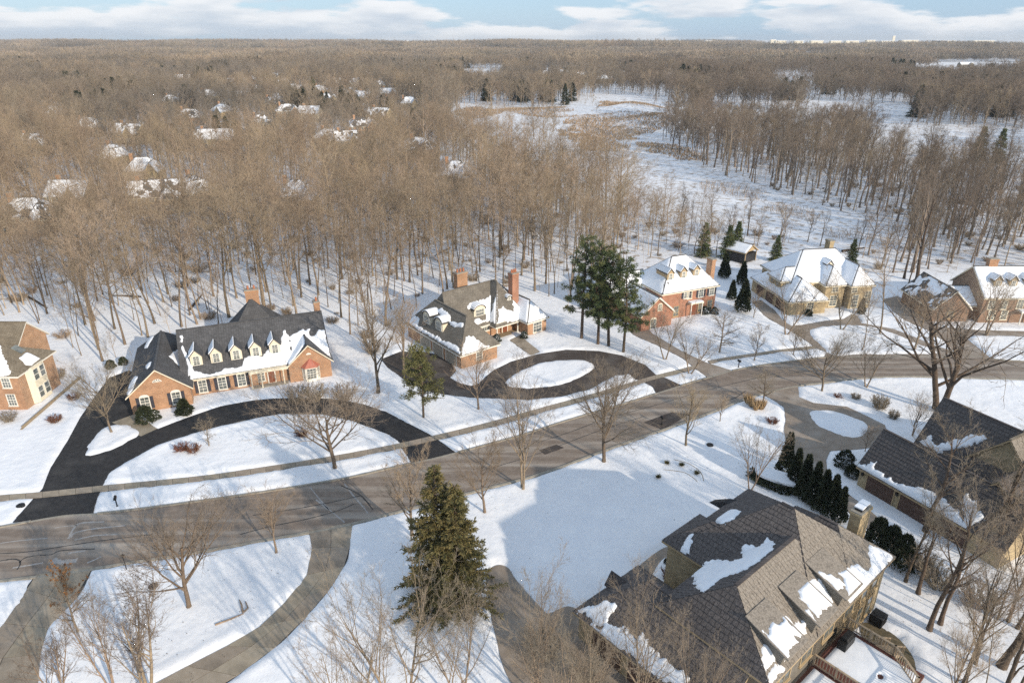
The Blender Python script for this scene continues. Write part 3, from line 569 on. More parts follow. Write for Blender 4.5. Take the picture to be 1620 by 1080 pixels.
# porch
pm = MB(); pm.box(14.6, 19.3, 1.3, 2.3, 0, .25); simple(h, 'porch_floor', pm, 'kerb')
pm = MB(); pm.box(14.4, 19.5, 1.15, 1.4, 2.45, 2.8); simple(h, 'porch_beam', pm, 'cream')
for x_ in (14.6, 15.9, 18.8): column(h, x_, 1.28, .25, 2.45, .09, 'cream')
pm = MB(); pm.box(16.7, 17.8, 2.2, 2.3, .25, 2.4); o = simple(h, 'door', pm, 'white'); pm = MB(); pm.box(16.85, 17.65, 2.17, 2.2, .3, 2.3); pm.build('door_panel', M['door_red'], o)
wpx(h, z1([(1240, 520)])[0], 'f', 2.3, w=.8, ht=1.6, arch=True)
chimney(h, 16.4, 15.2, 1.9, 1.0, 3, 9.9, 'brick', 2); chimney(h, 25.0, 9.2, .8, 1.1, 4, 8.9, 'brick', 1)
mb = MB(); mb.box(6.2, 6.3, 2.2, 2.28, 0, 2.8); simple(h, 'downspout', mb, 'cream')
# --- C: hip roofed brick house with arched dormers
h = House('brick_house', (730, 585), 38, 'brick house with brown hip roof and snow capped arched dormers beside the oval drive')
gC = wing(h, 0, 6.5, 0, 15.2, 2.75, 6.6, 'y', 3.1, 3.4, 'brick', 'rf_taupe', 'white')
mC = wing(h, 3.0, 19.0, 7.3, 15.0, 2.75, 7.7, 'x', 1.2, 4.5, 'brick', 'rf_taupe', 'white', dz=.012)
pC = wing(h, 10.6, 16.8, 5.7, 14.5, 2.75, 8.0, 'y', 3.9, 4.0, 'brick', 'rf_taupe', 'white', dz=.02, walls=False)
rC = wing(h, 15.3, 19.2, 3.5, 12, 2.8, 5.2, 'y', 1.9, 2, 'brick', 'rf_taupe', 'white', dz=.03)
mb = MB(); mb.box(12.6, 15.4, 7.0, 7.3, -.2, 2.75); simple(h, 'wall', mb, 'brick')
zc = lambda p: Z3(p, 630, 400, 5.4)
roof_snow(h, mC['front'], [zc([(575, 455), (620, 415), (720, 400), (790, 350), (840, 300), (862, 320), (850, 420), (835, 480), (815, 560), (790, 590), (640, 620), (660, 570), (740, 560), (745, 470), (690, 440), (640, 455), (600, 500)])], mC['obj'], seed=21, rough=.4, th=.13)
roof_snow(h, pC['left'], [zc([(850, 300), (855, 330), (840, 420), (845, 480), (848, 610), (780, 590), (800, 480)])], pC['obj'], seed=22)
roof_snow(h, pC['front'], [zc([(842, 530), (890, 455), (935, 495), (985, 500), (985, 430), (975, 380), (1040, 390), (1075, 420), (1080, 560), (840, 615)])], pC['obj'], seed=23, rough=.4, th=.13)
roof_snow(h, pC['right'], None, pC['obj'], seed=24, holes=.42); roof_snow(h, rC['front'], None, rC['obj'], seed=25); roof_snow(h, rC['left'], None, rC['obj'], seed=26); roof_snow(h, rC['right'], None, rC['obj'], seed=27, holes=.35); roof_snow(h, mC['right'], None, mC['obj'], seed=27, holes=.4)
roof_snow(h, gC['left'], [zc([(70, 575), (130, 520), (190, 560), (170, 620), (240, 660), (310, 700), (380, 740), (450, 770), (520, 800), (545, 880), (60, 590)]), zc([(310, 490), (370, 460), (430, 510), (450, 580), (560, 600), (560, 640), (480, 640), (380, 560)])], gC['obj'], seed=28, rough=.25)
roof_snow(h, gC['front'], [zc([(540, 880), (560, 760), (600, 700), (640, 720), (720, 770), (790, 800)])], gC['obj'], seed=29); roof_snow(h, gC['right'], [zc([(600, 650), (700, 690), (800, 740), (850, 760), (830, 790), (760, 770), (640, 690)])], gC['obj'], seed=30)
roof_snow(h, gC['back'], None, gC['obj'], seed=31, holes=.25)
gs = (6.6 - 2.75) / 3.25
for y_ in (10.4, 6.9): dormer(h, .75, y_, 2.75 + gs * .75, 2.0, 1.35, .75, 3.4, -math.pi / 2, 'cream', 'rf_grey', True, True, (1.3, 1.1), nx=4, ny=2)
Pz = h.on((759, 497), Vector((0, 8.0, 0)), Vector((0, 1, 0))); dormer(h, Pz.x, 8.0, 3.6, 2.2, 1.15, .75, 3.5, 0, 'cream', 'rf_grey', True, True, (1.5, .95), nx=4, ny=2)
dormer(h, 14.6, 7.5, 5.1, .75, .55, .35, 1.8, 0, 'white', 'rf_grey', True, True, (.4, .55), .5, nx=2, ny=2)
chimney(h, 10.0, 14.6, 2.0, 1.1, 2, 9.2, 'brick', 3); chimney(h, 15.9, 8.0, 1.3, 1.1, 3, 9.6, 'brick_red', 3)
for y_ in (2.6, 6.2, 9.8): garage_door(h, 0, y_, 'l', 2.7, 2.2)
wpx(h, (768, 517), 'f', 7.3, w=1.3, ht=1.2, nx=3, ny=2)
window(h, 17.3, 3.5, .45, 'f', w=1.7, ht=2.1, nx=3, ny=4); window(h, 3.2, 0, .9, 'f', w=1.0, ht=1.3, nx=2, ny=3)
mb = MB(); mb.box(10.7, 15.2, 5.6, 7.0, 0, .18); simple(h, 'porch_floor', mb, 'timber')
for x_ in (10.8, 15.0): column(h, x_, 5.75, .18, 2.75, .12)
mb = MB(); mb.box(10.6, 15.3, 5.62, 5.88, 2.45, 2.74); simple(h, 'porch_beam', mb, 'white')
mb = MB(); mb.box(12.7, 13.9, 6.94, 7.0, .18, 2.4); o = simple(h, 'door', mb, 'white'); mb = MB(); mb.box(12.85, 13.75, 6.90, 6.94, .2, 2.3); mb.build('door_panel', M['door_red'], o)
# --- D: two storey red brick house behind the pines
h = House('brick_house', (1129.5, 495), 24, 'two storey red brick house with snowy hip roof behind the pines')
mD = wing(h, -10.9, 0.4, .6, 9.9, 5.2, 9.5, 'x', 4.6, 3.6, 'brick_red', 'rf_grey', 'cream')
lD = wing(h, -17.5, -10, 4.5, 12.5, 3.2, 6.7, 'x', None, None, 'brick_red', 'rf_grey', 'cream', dz=.01)
gD = wing(h, -16.4, -10.4, -1.7, 8, 2.8, 5.4, 'y', None, None, 'brick_red', 'rf_grey', 'cream', dz=.016)
for s_, f_ in ((mD, ('front', 'left', 'right', 'back')), (lD, ('front', 'back')), (gD, ('left', 'right'))):
    for q, ff in enumerate(f_): roof_snow(h, s_[ff], None, s_['obj'], seed=40 + q, holes=.06, res=.25, th=.12)
sD = (9.5 - 5.2) / 4.65
for x_ in (-8.6, -5.9, -3.2): dormer(h, x_, 2.0, 5.2 + sD * 1.4, 1.3, 1.3, .75, 3.2, 0, 'tan', 'rf_grey', 'both', False, (.6, .95))
for px in ((1046 + 40, 464), (1109, 462), (1126, 459)): wpx(h, px, 'f', .6, w=.95, ht=1.6, shut=True, sm='shutter')
for px in ((1108, 485), (1122, 482), (1069, 492)): wpx(h, px, 'f', .6, w=1.0, ht=1.7, nx=2, ny=3, frame='tan')
wpx(h, (1091, 465), 'f', .6, w=.9, ht=1.5, arch=True, frame='cream'); wpx(h, (1033, 512), 'f', -1.7, w=1.0, ht=1.5, arch=True, frame='cream'); wpx(h, (1044, 486), 'f', -1.7, w=.7, ht=.9, arch=True, frame='cream')
chimney(h, .8, 3.2, .8, 1.4, 0, 9.0, 'brick', 0)
mb = MB(); mb.box(-5.6, -2.9, -.5, .6, 2.55, 2.75); o = simple(h, 'porch_roof', mb, 'cream'); mb = MB(); mb.box(-5.5, -3, -.45, .58, 2.76, 2.88); mb.build('roof_snow', M['roofsnow'], o)
for x_ in (-5.4, -3.1): column(h, x_, -.35, 0, 2.55, .1)
mb = MB(); mb.box(-4.8, -3.7, .52, .6, .05, 2.3); simple(h, 'door', mb, 'door_red')
# --- E: tan stone house with the large snowy hip roof
h = House('stone_house', (1244, 499), 9, 'tan stone house with broad snow covered hip roof near the garden shed')
gE = wing(h, 0, 7.0, -.2, 13, 2.8, 5.6, 'y', 3, 3, 'stone', 'rf_grey', 'cream')
mE = wing(h, 2.2, 16, 3.6, 14, 4.8, 8.9, 'x', 4.4, 3.0, 'stone', 'rf_grey', 'cream', dz=.012)
aE = wing(h, 7.9, 11.5, 1.9, 9, 4.8, 7.2, 'y', 1.8, 1.5, 'stone', 'rf_grey', 'cream', dz=.02)
bE = wing(h, 12.2, 16.2, 1.0, 9, 4.8, 7.4, 'y', 2.0, 1.5, 'stone', 'rf_grey', 'cream', dz=.024)
cE = wing(h, -.3 + .9, 6, 4.2, 8.4, 5.0, 6.6, 'x', 1.6, None, 'stone', 'rf_grey', 'cream', dz=.03)
for s_, f_ in ((gE, ('front', 'left', 'right')), (mE, ('front', 'left', 'right')), (aE, ('front', 'left', 'right')), (bE, ('front', 'left', 'right')), (cE, ('front', 'left', 'back'))):
    for q, ff in enumerate(f_): roof_snow(h, s_[ff], None, s_['obj'], seed=60 + q, holes=.05, res=.25, th=.13)
dormer(h, 10.0, 5.0, 5.9, 1.2, 1.25, .7, 3, 0, 'cream', 'rf_grey', 'both', False, (.6, .9))
chimney(h, 12.2, 9.6, .8, 1.5, 5, 10.4, 'stone', 0)
for y_ in (2.6, 6.2, 9.8): garage_door(h, 0, y_, 'l', 2.6, 2.1, 'door_brown')
for px in ((1352, 476), (1372, 470)): wpx(h, px, 'f', 1.0, w=1.1, ht=2.2, nx=2, ny=4, frame='cream')
for px in ((1352, 457),): wpx(h, px, 'f', 1.0, w=1.0, ht=1.2, nx=2, ny=3, frame='cream')
window(h, 4.0, -.2, .8, 'f', w=1.2, ht=1.4, nx=3, ny=3, frame='cream'); window(h, 9.7, 1.9, .6, 'f', w=1.3, ht=1.8, frame='cream'); window(h, 9.7, 1.9, 3.2, 'f', w=1.1, ht=1.2, ny=3, frame='cream')
mb = MB(); mb.box(11.4, 12.3, 3.4, 3.55, 0, 2.4); simple(h, 'door', mb, 'door_red'); window(h, .6, 5.4, 3.75, 'l', w=.9, ht=.9, nx=2, ny=2, frame='tan'); window(h, .6, 7.2, 3.75, 'l', w=.9, ht=.9, nx=2, ny=2, frame='tan')
# --- F: brick house at the right edge
h = House('brick_house', (1557, 510), 0, 'brown brick house with gabled garage and three snowy dormers at the right edge')
mF = wing(h, -1.4, 16, -.3, 8.6, 4.8, 8.6, 'x', None, None, 'brick_brown', 'rf_grey', 'cream')
gF = wing(h, -9, -3, .2, 10, 2.6, 5.5, 'y', None, None, 'brick_brown', 'rf_grey', 'cream', dz=.01)
cF = wing(h, -4.5, -1.4, 1.2, 7.5, 2.8, 5.0, 'x', None, None, 'brick_brown', 'rf_grey', 'cream', dz=.02)
for s_, f_, ho in ((mF, ('front', 'back'), .04), (gF, ('left',), .5), (gF, ('right',), .1), (cF, ('front',), .1)):
    for q, ff in enumerate(f_): roof_snow(h, s_[ff], None, s_['obj'], seed=80 + q, holes=ho, res=.25, th=.13)
sF = (8.6 - 4.8) / 4.45
for x_ in (1.1, 3.7, 6.4): dormer(h, x_, 1.0, 4.8 + sF * 1.3, 1.3, 1.2, .75, 3, 0, 'tan', 'rf_grey', 'both', False, (.6, .9))
for px in ((1568, 482), (1588, 482), (1614, 481)): wpx(h, px, 'f', -.3, w=1.0, ht=1.4, nx=2, ny=4, frame='cream')
for px in ((1568, 498), (1588, 498)): wpx(h, px, 'f', -.3, w=1.0, ht=1.5, nx=2, ny=4, frame='cream')
chimney(h, 1.6, 4.4, 1.5, .9, 7, 10.0, 'brick', 0)
for y_ in (2.6, 5.6): garage_door(h, -9, y_, 'l', 2.5, 2.0, 'door_brown')
window(h, -6, .2, .8, 'f', w=1.0, ht=1.2, nx=2, ny=3, frame='tan')
mb = MB(); mb.box(4.6, 7.4, -1.6, -.3, 2.3, 2.5); o = simple(h, 'porch_roof', mb, 'white'); mb = MB(); mb.box(4.65, 7.35, -1.55, -.32, 2.51, 2.62); mb.build('roof_snow', M['roofsnow'], o)
for x_ in (4.8, 7.2): column(h, x_, -1.45, 0, 2.3, .1)
# --- A: orange brick house at the left edge
h = House('brick_house', (91, 613), 0, 'orange brick house with cream bay cut off by the left edge')
mA = wing(h, -16, 0, -6.3, .9, 5.2, 7.6, 'x', None, 3.6, 'brick', 'rf_brown', 'white')
uA = wing(h, -15, -4.6, .2, 7, 5.2, 8.2, 'x', None, None, 'brick', 'rf_brown', 'white', dz=.012)
roof_snow(h, mA['front'], [[(-60, 600), (-60, 535), (0, 545), (4, 560), (20, 592), (0, 600)]], mA['obj'], seed=90)
roof_snow(h, mA['right'], [[(30, 566), (42, 556), (64, 567), (50, 578), (40, 578)]], mA['obj'], seed=91, rough=.1)
sk = MB(); P_, N_, ex_, ey_ = plane(mA['right']); c_ = h.on((29, 553), P_, N_)
sk.prism([c_ - ex_ * .5 - ey_ * .7, c_ + ex_ * .5 - ey_ * .7, c_ + ex_ * .5 + ey_ * .7, c_ - ex_ * .5 + ey_ * .7], N_ * 0, N_ * .14); simple(h, 'skylight', sk, 'glass')
mb = MB(); mb.prism([(0, -4.9, 0), (.55, -4.3, 0), (.55, -1.9, 0), (0, -1.3, 0)], (0, 0, .2), (0, 0, 5.1)); bo = simple(h, 'bay_wall', mb, 'cream')
for z_ in (.8, 3.3):
    for y_ in (-3.75, -2.5): window(h, .552, y_, z_, math.pi / 2, w=.9, ht=1.4, nx=1, ny=2, parent=bo)
for z_ in (.8, 3.4): window(h, -1.6, -6.3, z_, 'f', w=1.0, ht=1.5, nx=3, ny=4); window(h, -4.4, -6.3, z_, 'f', w=1.0, ht=1.5, nx=3, ny=4)
# --- G: large house in the lower right corner
h = House('large_house', (1375, 975), 40.3, 'large house with weathered brown shingle roof and wooden deck, lower right')
P8 = .8
def hipw(x0, x1, y0, y1, ev, axis, e0, e1, **k):
    half = ((x1 - x0) if axis == 'y' else (y1 - y0)) / 2; return wing(h, x0, x1, y0, y1, ev, ev + P8 * half, axis, half if e0 == 1 else e0, half if e1 == 1 else e1, 'stone', 'rf_dark', 'tan', **k)
mG = wing(h, -17, -3, .1, 8.7, 5.85, 9.25, 'x', 2.1, 4.3, 'siding', 'rf_dark', 'tan')
w2 = hipw(-10.8, .1, .1, 12.1, 5.9, 'y', 1, 1, dz=.012)
w3 = hipw(-5.4, 1.0, .1, 8, 5.92, 'y', 1, 1, dz=.022)
w4 = hipw(-10.9, -6.3, 6, 12.9, 5.75, 'y', None, 1, dz=.03)
gG = wing(h, -20.0, -12.8, 1.5, 14.2, 2.9, 6.2, 'y', None, 3.7, 'stone', 'rf_dark', 'tan', dz=.02)
for q, (s_, ff, mm) in enumerate(((mG, 'front', 'shingle'), (w2, 'front', 'shingle'), (w3, 'front', 'shingle'), (w3, 'right', 'shingle'), (mG, 'back', 'shingle_dk_shade'), (w2, 'left', 'shingle_dk_shade'), (w2, 'back', 'shingle_dk_shade'), (w4, 'left', 'shingle_dk_shade'), (w4, 'back', 'shingle_dk_shade'), (w3, 'left', 'shingle_dk_shade'), (gG, 'left', 'shingle_dk_shade'), (gG, 'back', 'shingle_dk_shade'), (gG, 'right', 'shingle_dk_shade'), (mG, 'left', 'shingle_dk_shade'))):  # slopes turned from the sun take the darkened shake as painted shade
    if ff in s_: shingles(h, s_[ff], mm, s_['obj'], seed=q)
zg = lambda p: Z3(p, 1080, 720, 3.0); zg2 = lambda p: Z3(p, 880, 840, 4.5); zg5 = lambda p: Z3(p, 1000, 760, 6.0)
up6 = lambda S_: [p + plane(S_)[1] * .06 for p in S_]
tanp = [zg([(875, 430), (930, 430), (1010, 465), (800, 720), (745, 560), (820, 520), (880, 540), (900, 490)]), zg([(520, 630), (600, 590), (650, 600), (710, 690), (640, 775), (560, 680)]), zg([(660, 560), (700, 545), (775, 615), (740, 665)]), zg([(360, 815), (400, 830), (480, 755), (530, 800), (600, 735), (625, 790), (560, 880), (470, 970), (400, 880)]), zg([(345, 1010), (400, 890), (450, 960), (370, 1060)]), zg([(380, 1100), (440, 1000), (490, 1010), (410, 1100)])]
for q, s_ in enumerate((mG, w2, w3)): roof_snow(h, up6(s_['front']), tanp, s_['obj'], seed=101 + q, rough=.38, th=.1, res=.12, holes=.16)
valp = [zg5([(640, 800), (700, 765), (800, 745), (860, 760), (930, 770), (1030, 740), (1050, 640), (1120, 615), (1180, 640), (1240, 610), (1300, 560), (1340, 620), (1360, 650), (1200, 760), (1000, 880), (860, 910), (700, 1040), (620, 1030), (560, 890)]), zg5([(430, 690), (545, 495), (600, 500), (540, 620), (520, 730)])]
for q, S_ in enumerate((w2['left'], mG['back'], w4['left'])): roof_snow(h, up6(S_), valp, (w2, mG, w4)[q]['obj'], seed=104 + q, rough=.4, res=.12, th=.12)
wb = [p + plane(w2['back'])[1] * .06 for p in w2['back']]; roof_snow(h, wb, res=.13, px=[zg5([(780, 385), (850, 330), (960, 275), (1035, 290), (960, 370), (900, 445)])], parent=w2['obj'], seed=108, rough=.15)
gl = [p + plane(gG['left'])[1] * .06 for p in gG['left']]; roof_snow(h, gl, [zg2([(140, 555), (200, 520), (300, 500), (420, 500), (440, 540), (380, 600), (320, 690)]), zg2([(310, 700), (350, 650), (430, 700), (500, 710), (560, 730), (630, 700), (660, 780), (720, 870), (800, 920), (870, 980), (950, 1040), (900, 1110), (760, 1060), (640, 1000), (480, 870), (100, 560)])], gG['obj'], seed=105, rough=.4, th=.13, res=.12)
for q, x_ in enumerate((-14.6, -10.4, -6.6)):        # low flat dormers breaking the eave
    mb = MB(); mb.prism([(-1.1, .1, 6.0), (-1.1, 2.6, 8.0), (-1.1, -.1, 7.15)], (0, 0, 0), (2.2, 0, 0)); o = mb.build('dormer', M['siding'], h.root, (x_, 0, 0))
    mb = MB(); mb.prism([(-1.3, -.45, 7.05), (-1.3, 2.9, 8.28), (-1.3, 2.9, 8.36), (-1.3, -.45, 7.15)], (0, 0, 0), (2.6, 0, 0)); mb.build('dormer_roof', M['shingle'], o)
    gsn = [Vector((-1.25 + x_, -.42, 7.17)), Vector((1.25 + x_, -.42, 7.17)), Vector((1.25 + x_, 2.0, 8.06)), Vector((-1.25 + x_, 2.0, 8.06))]
    so_ = roof_snow(h, gsn, tanp, o.parent, seed=110 + q, th=.1, res=.1, rough=.4, holes=.14)
chimney(h, 1.9, 3.2, 1.9, .9, 0, 8.3, 'stone', 0, 'kerb')
mb = MB(); mb.box(1.25, 1.9, 2.9, 3.5, 8.3, 8.55).box(2.05, 2.6, 2.9, 3.5, 8.3, 8.55); simple(h, 'flue_cap', mb, 'metal_dk')
mb = MB(); mb.box(1.2, 1.95, 2.85, 3.55, 8.55, 8.66).box(2.0, 2.65, 2.85, 3.55, 8.55, 8.66); simple(h, 'flue_snow', mb, 'roofsnow')
for x_ in (-.8, -2.6): 
    for z_ in (.9, 3.6): window(h, x_, .1, z_, 'f', w=1.0, ht=1.7, nx=1, ny=2, frame='tan')
for x_ in (-5.2, -8.4, -11.6, -14.6): window(h, x_, .1, 3.6, 'f', w=1.5, ht=1.7, nx=2, ny=1, frame='tan')
window(h, -17, 2.2, 3.6, 'l', w=1.0, ht=1.4, nx=1, ny=2, frame='tan'); window(h, -10.8, 10.4, .8, 'l', w=1.3, ht=1.5, nx=2, ny=2, frame='tan')
for y_ in (4.0, 7.6, 11.2): garage_door(h, -20.0, y_, 'l', 2.9, 2.2, 'door_brown')
mb = MB(); mb.prism([(-16.9, 14.5, 3.3), (-15.3, 14.5, 3.3), (-16.1, 14.5, 4.4)], (0, 0, 0), (0, -2.2, 0)); o = simple(h, 'gablet', mb, 'rf_dark')
mb = MB(); mb.prism([(.0, -.9, 0), (.5, -.6, .25), (.75, 0, .35), (.5, .6, .25), (0, .9, 0)], (-3.2, 11.9, 5.9), (-3.2, 13.3, 5.0)); simple(h, 'turret_roof', mb, 'metal_dk')
mb = MB(); mb.box(-9.4, -5.9, -2.2, .05, 2.55, 5.8); simple(h, 'porch_side_wall', mb, 'siding') if False else None
# deck of the large house
DK = 2.6; dx0, dx1, dy0 = -13.2, -5.4, -5.8
dk = House('wooden_deck', None, 40.3, 'red stained wooden deck with railings behind the large brown roofed house', 'deck', loc=tuple(h.loc))
mb = MB(); mb.box(dx0, dx1, dy0, -.12, DK - .3, DK - .06); mb.build('deck_frame', M['wood'], dk.root)
pl = MB(); pl.box(0, dx1 - dx0, 0, .135, 0, .04); plm = pl.mesh('plank', M['redwood']); yy = dy0
while yy < -.3: link('plank', plm, dk.root, (dx0, yy, DK - .05)); yy += .15
for x_ in (dx0 + .2, -8, dx1 - .2):
    for y_ in (dy0 + .2, -3): mb = MB(); mb.box(x_ - .08, x_ + .08, y_ - .08, y_ + .08, -.1, DK - .3); mb.build('deck_post', M['wood'], dk.root)
bal = MB(); bal.box(-.025, .025, -.025, .025, 0, .85); balm = bal.mesh('baluster', M['rail'])
def railing(h_, p, q, z):
    p, q = Vector((*p, z)), Vector((*q, z)); L_ = (q - p).length; mb = MB(); mb.bar(p + Vector((0, 0, .98)), q + Vector((0, 0, .98)), .16, .06); mb.bar(p + Vector((0, 0, .12)), q + Vector((0, 0, .12)), .07, .07); ro = mb.build('railing', M['rail'], h_.root)
    n = int(L_ / .22)
    for i in range(n + 1):
        c = p.lerp(q, i / n); link('baluster', balm, ro, (c.x, c.y, z + .12))
    for i in (0, .5, 1): c = p.lerp(q, i); pm_ = MB(); pm_.box(-.06, .06, -.06, .06, 0, 1.05); link('post', pm_.mesh('post', M['rail']), ro, (c.x, c.y, z))
railing(dk, (dx1, -.2), (dx1, -3.6), DK); railing(dk, (dx1, -3.6), (dx1 - 1.6, dy0), DK); railing(dk, (dx1 - 1.6, dy0), (dx0, dy0), DK); railing(dk, (-10.6, -.2), (-10.6, -3.4), DK); railing(dk, (-10.6, -3.4), (dx0, -3.4), DK)
sn = [Vector((dx1 - 4.4, dy0 + .1, DK)), Vector((dx1 - .25, dy0 + .1, DK)), Vector((dx1 - .25, -.4, DK)), Vector((dx1 - 4.4, -.4, DK))]
roof_snow(dk, sn, None, dk.root, seed=120, th=.12, holes=.2); sn = [Vector((dx0 + .1, -3.3, DK)), Vector((-10.75, -3.3, DK)), Vector((-10.75, -.3, DK)), Vector((dx0 + .1, -.3, DK))]; roof_snow(dk, sn, None, dk.root, seed=121, th=.12)
# external stair from the deck
st = House('deck_stair', None, 40.3, 'wooden stair with railing going down from the deck', 'stair', loc=tuple(h.loc))
trd = MB(); trd.box(-.15, .15, -.55, .55, -.025, .025); tm_ = trd.mesh('tread', M['rail'])
for i in range(12): link('tread', tm_, st.root, (dx1 + .15 + i * .27, -2.9, DK - .12 - i * .2))
for y_ in (-3.45, -2.35): mb = MB(); mb.bar((dx1, y_, DK - .2), (dx1 + 3.4, y_, -.05), .06, .25); mb.bar((dx1, y_, DK + .85), (dx1 + 3.4, y_, .95), .08, .08); [mb.bar((dx1 + t * 3.4, y_, DK - .2 - t * 2.5), (dx1 + t * 3.4, y_, DK + .85 - t * 2.5), .05) for t in np.linspace(0, 1, 9)]; mb.build('stair_rail', M['rail'], st.root)
# grill under its cover and the heat pump
g_ = empty('grill', h.loc + Matrix.Rotation(R(40.3), 3, 'Z') @ Vector((-7.2, -.9, DK)), R(40.3), 'black covered grill on the red deck beside the house', 'grill')
mb = MB(); mb.box(-.75, .75, -.32, .32, .0, .85); mb.build('cover', M['black'], g_); mb = MB(); mb.prism([(-.55, -.3, 0), (-.55, -.2, .3), (-.55, .2, .3), (-.55, .3, 0)], (0, 0, .85), (1.1, 0, .85)); mb.build('lid', M['black'], g_)
p = G(1387, 985); ac = empty('heat_pump', p, R(40.3), 'black heat pump cabinet standing in the snow by the large house wall', 'heat pump')
mb = MB(); mb.box(-.5, .5, -.5, .5, .12, 1.0); b_ = mb.build('cabinet', M['metal_dk'], ac); mb = MB(); mb.cyl((0, 0), .4, .4, 1.0, 1.04, 16); mb.build('fan_guard', M['black'], ac); mb = MB(); [mb.box(-.52, .52, -.52, .52, z_, z_ + .02) for z_ in np.arange(.2, .95, .1)]; mb.build('louvre', M['black'], b_); mb = MB(); [mb.box(x_ - .05, x_ + .05, y_ - .05, y_ + .05, -.05, .12) for x_ in (-.4, .4) for y_ in (-.4, .4)]; mb.build('foot', M['black'], ac)
# --- H: dark roofed house with the long garage, right edge
h = House('dark_roof_house', (1355, 768), -62, 'house with very dark shingle roof and long brown garage at the right edge')
gH = wing(h, 0, 14.5, 0, 5.8, 2.75, 6.0, 'x', None, None, 'stone', 'rf_dark', 'tan')
mH = wing(h, .6, 12, 8.4, 14.6, 3.4, 7.9, 'x', None, None, 'stone', 'rf_dark', 'tan', dz=.01)
cH = wing(h, 5.0, 12.5, 9.0, 22, 3.6, 7.9, 'y', None, 3.5, 'stone', 'rf_brown', 'tan', dz=.018)
dH = wing(h, 8.5, 14.2, 3, 12, 3.2, 6.6, 'y', None, None, 'brick_brown', 'rf_dark', 'tan', dz=.024)
for q, (s_, ff, mm) in enumerate(((gH, 'front', 'shingle_dk_shade'), (gH, 'back', 'shingle_dk_shade'), (mH, 'front', 'shingle_dk_shade'), (dH, 'left', 'shingle_dk_shade'), (dH, 'right', 'shingle_dk_shade'), (cH, 'right', 'shingle'), (cH, 'left', 'shingle_dk_shade'))): shingles(h, s_[ff], mm, s_['obj'], seed=30 + q)  # cross wing: shade on its left slope is put in by the darker shake
zh = lambda p: Z3(p, 1320, 640, 5.4)
fr = [p + plane(gH['front'])[1] * .06 for p in gH['front']]
roof_snow(h, fr, [zh([(175, 480), (270, 375), (300, 380), (230, 500), (270, 510), (330, 440), (370, 480), (350, 550), (430, 590), (500, 640), (550, 670), (640, 680), (700, 690), (760, 710), (850, 750), (950, 830), (1060, 900), (1130, 1100), (600, 830), (150, 520)]), zh([(1100, 820), (1130, 760), (1200, 850), (1300, 980), (1100, 1060)])], gH['obj'], seed=131, rough=.38, th=.12, res=.12)
fr = [p + plane(mH['front'])[1] * .06 for p in mH['front']]; roof_snow(h, fr, [zh([(735, 310), (800, 260), (860, 330), (940, 330), (1060, 290), (1160, 260), (1290, 270), (1300, 295), (1100, 360), (890, 415)])], mH['obj'], seed=132, rough=.4, res=.12, th=.1)
for x_ in (2.5, 6.2, 9.9): garage_door(h, x_, 0, 'f', 3.0, 2.1, 'door_brown')
for x_ in (.4, 4.35, 8.05): mb = MB(); mb.box(x_ - .1, x_ + .1, -.22, -.02, 1.6, 1.95); simple(h, 'wall_lamp', mb, 'metal_dk')
window(h, 9.2, 3, .8, 'f', w=1.2, ht=1.5, parent=None); window(h, 3.2, 8.4, .8, 'f', w=1.2, ht=1.4, nx=2, ny=3); window(h, 12.5, 14, .9, 'r', w=1.3, ht=1.5)
# --- garden shed
h = House('garden_shed', None, 40, 'small open sided garden shed with snowy gable roof and dark sides', 'shed', loc=(49.8, 140.6, 0))
sS = wing(h, 0, 4.2, 0, 4.6, 2.4, 3.7, 'y', None, None, 'siding', 'rf_grey', 'tan', oh=.35, walls=False)
for ff in ('left', 'right'): roof_snow(h, sS[ff], None, sS['obj'], seed=140, res=.2)
mb = MB(); mb.box(0, 4.2, .1, 4.5, 0, 1.9); simple(h, 'wall', mb, 'metal_dk'); mb = MB(); mb.prism([(0, 0, 2.4), (4.2, 0, 2.4), (2.1, 0, 3.6)], (0, .05, 0), (0, .15, 0)); simple(h, 'gable', mb, 'tan')
for x_ in (0, 4.2):
    for y_ in (0, 4.6): mb = MB(); mb.box(x_ - .08, x_ + .08, y_ - .08, y_ + .08, -.1, 2.45); simple(h, 'post', mb, 'tan')
# ---------------------------------------------------------------- bare trees
def tubes(chains):            # chains: list of (pts (n,3), radii (n,), sides); returns V, F (quads)
    groups = {}
    for P, r, k in chains: groups.setdefault((len(P), k), []).append((P, r))
    Vs, Fs, off = [], [], 0
    for (n, k), L in groups.items():
        P = np.array([a for a, _ in L]); r = np.array([b for _, b in L])
        t = np.gradient(P, axis=1); t /= np.linalg.norm(t, axis=2, keepdims=True) + 1e-9
        ref = np.where(np.abs(t[:, :1, 2:3]) > .9, np.array([1., 0, 0]), np.array([0, 0, 1.]))
        a = np.cross(t, np.broadcast_to(ref, t.shape)); a /= np.linalg.norm(a, axis=2, keepdims=True) + 1e-9; b = np.cross(t, a)
        th = np.arange(k) * 2 * np.pi / k
        V = P[:, :, None] + r[:, :, None, None] * (a[:, :, None] * np.cos(th)[None, None, :, None] + b[:, :, None] * np.sin(th)[None, None, :, None])
        m = len(L); idx = off + np.arange(m * n * k).reshape(m, n, k); j = np.roll(idx, -1, 2)
        Fs.append(np.stack([idx[:, :-1], j[:, :-1], j[:, 1:], idx[:, 1:]], -1).reshape(-1, 4)); Vs.append(V.reshape(-1, 3)); off += m * n * k
    return np.concatenate(Vs), np.concatenate(Fs)
def unit(v): return v / (np.linalg.norm(v) + 1e-9)
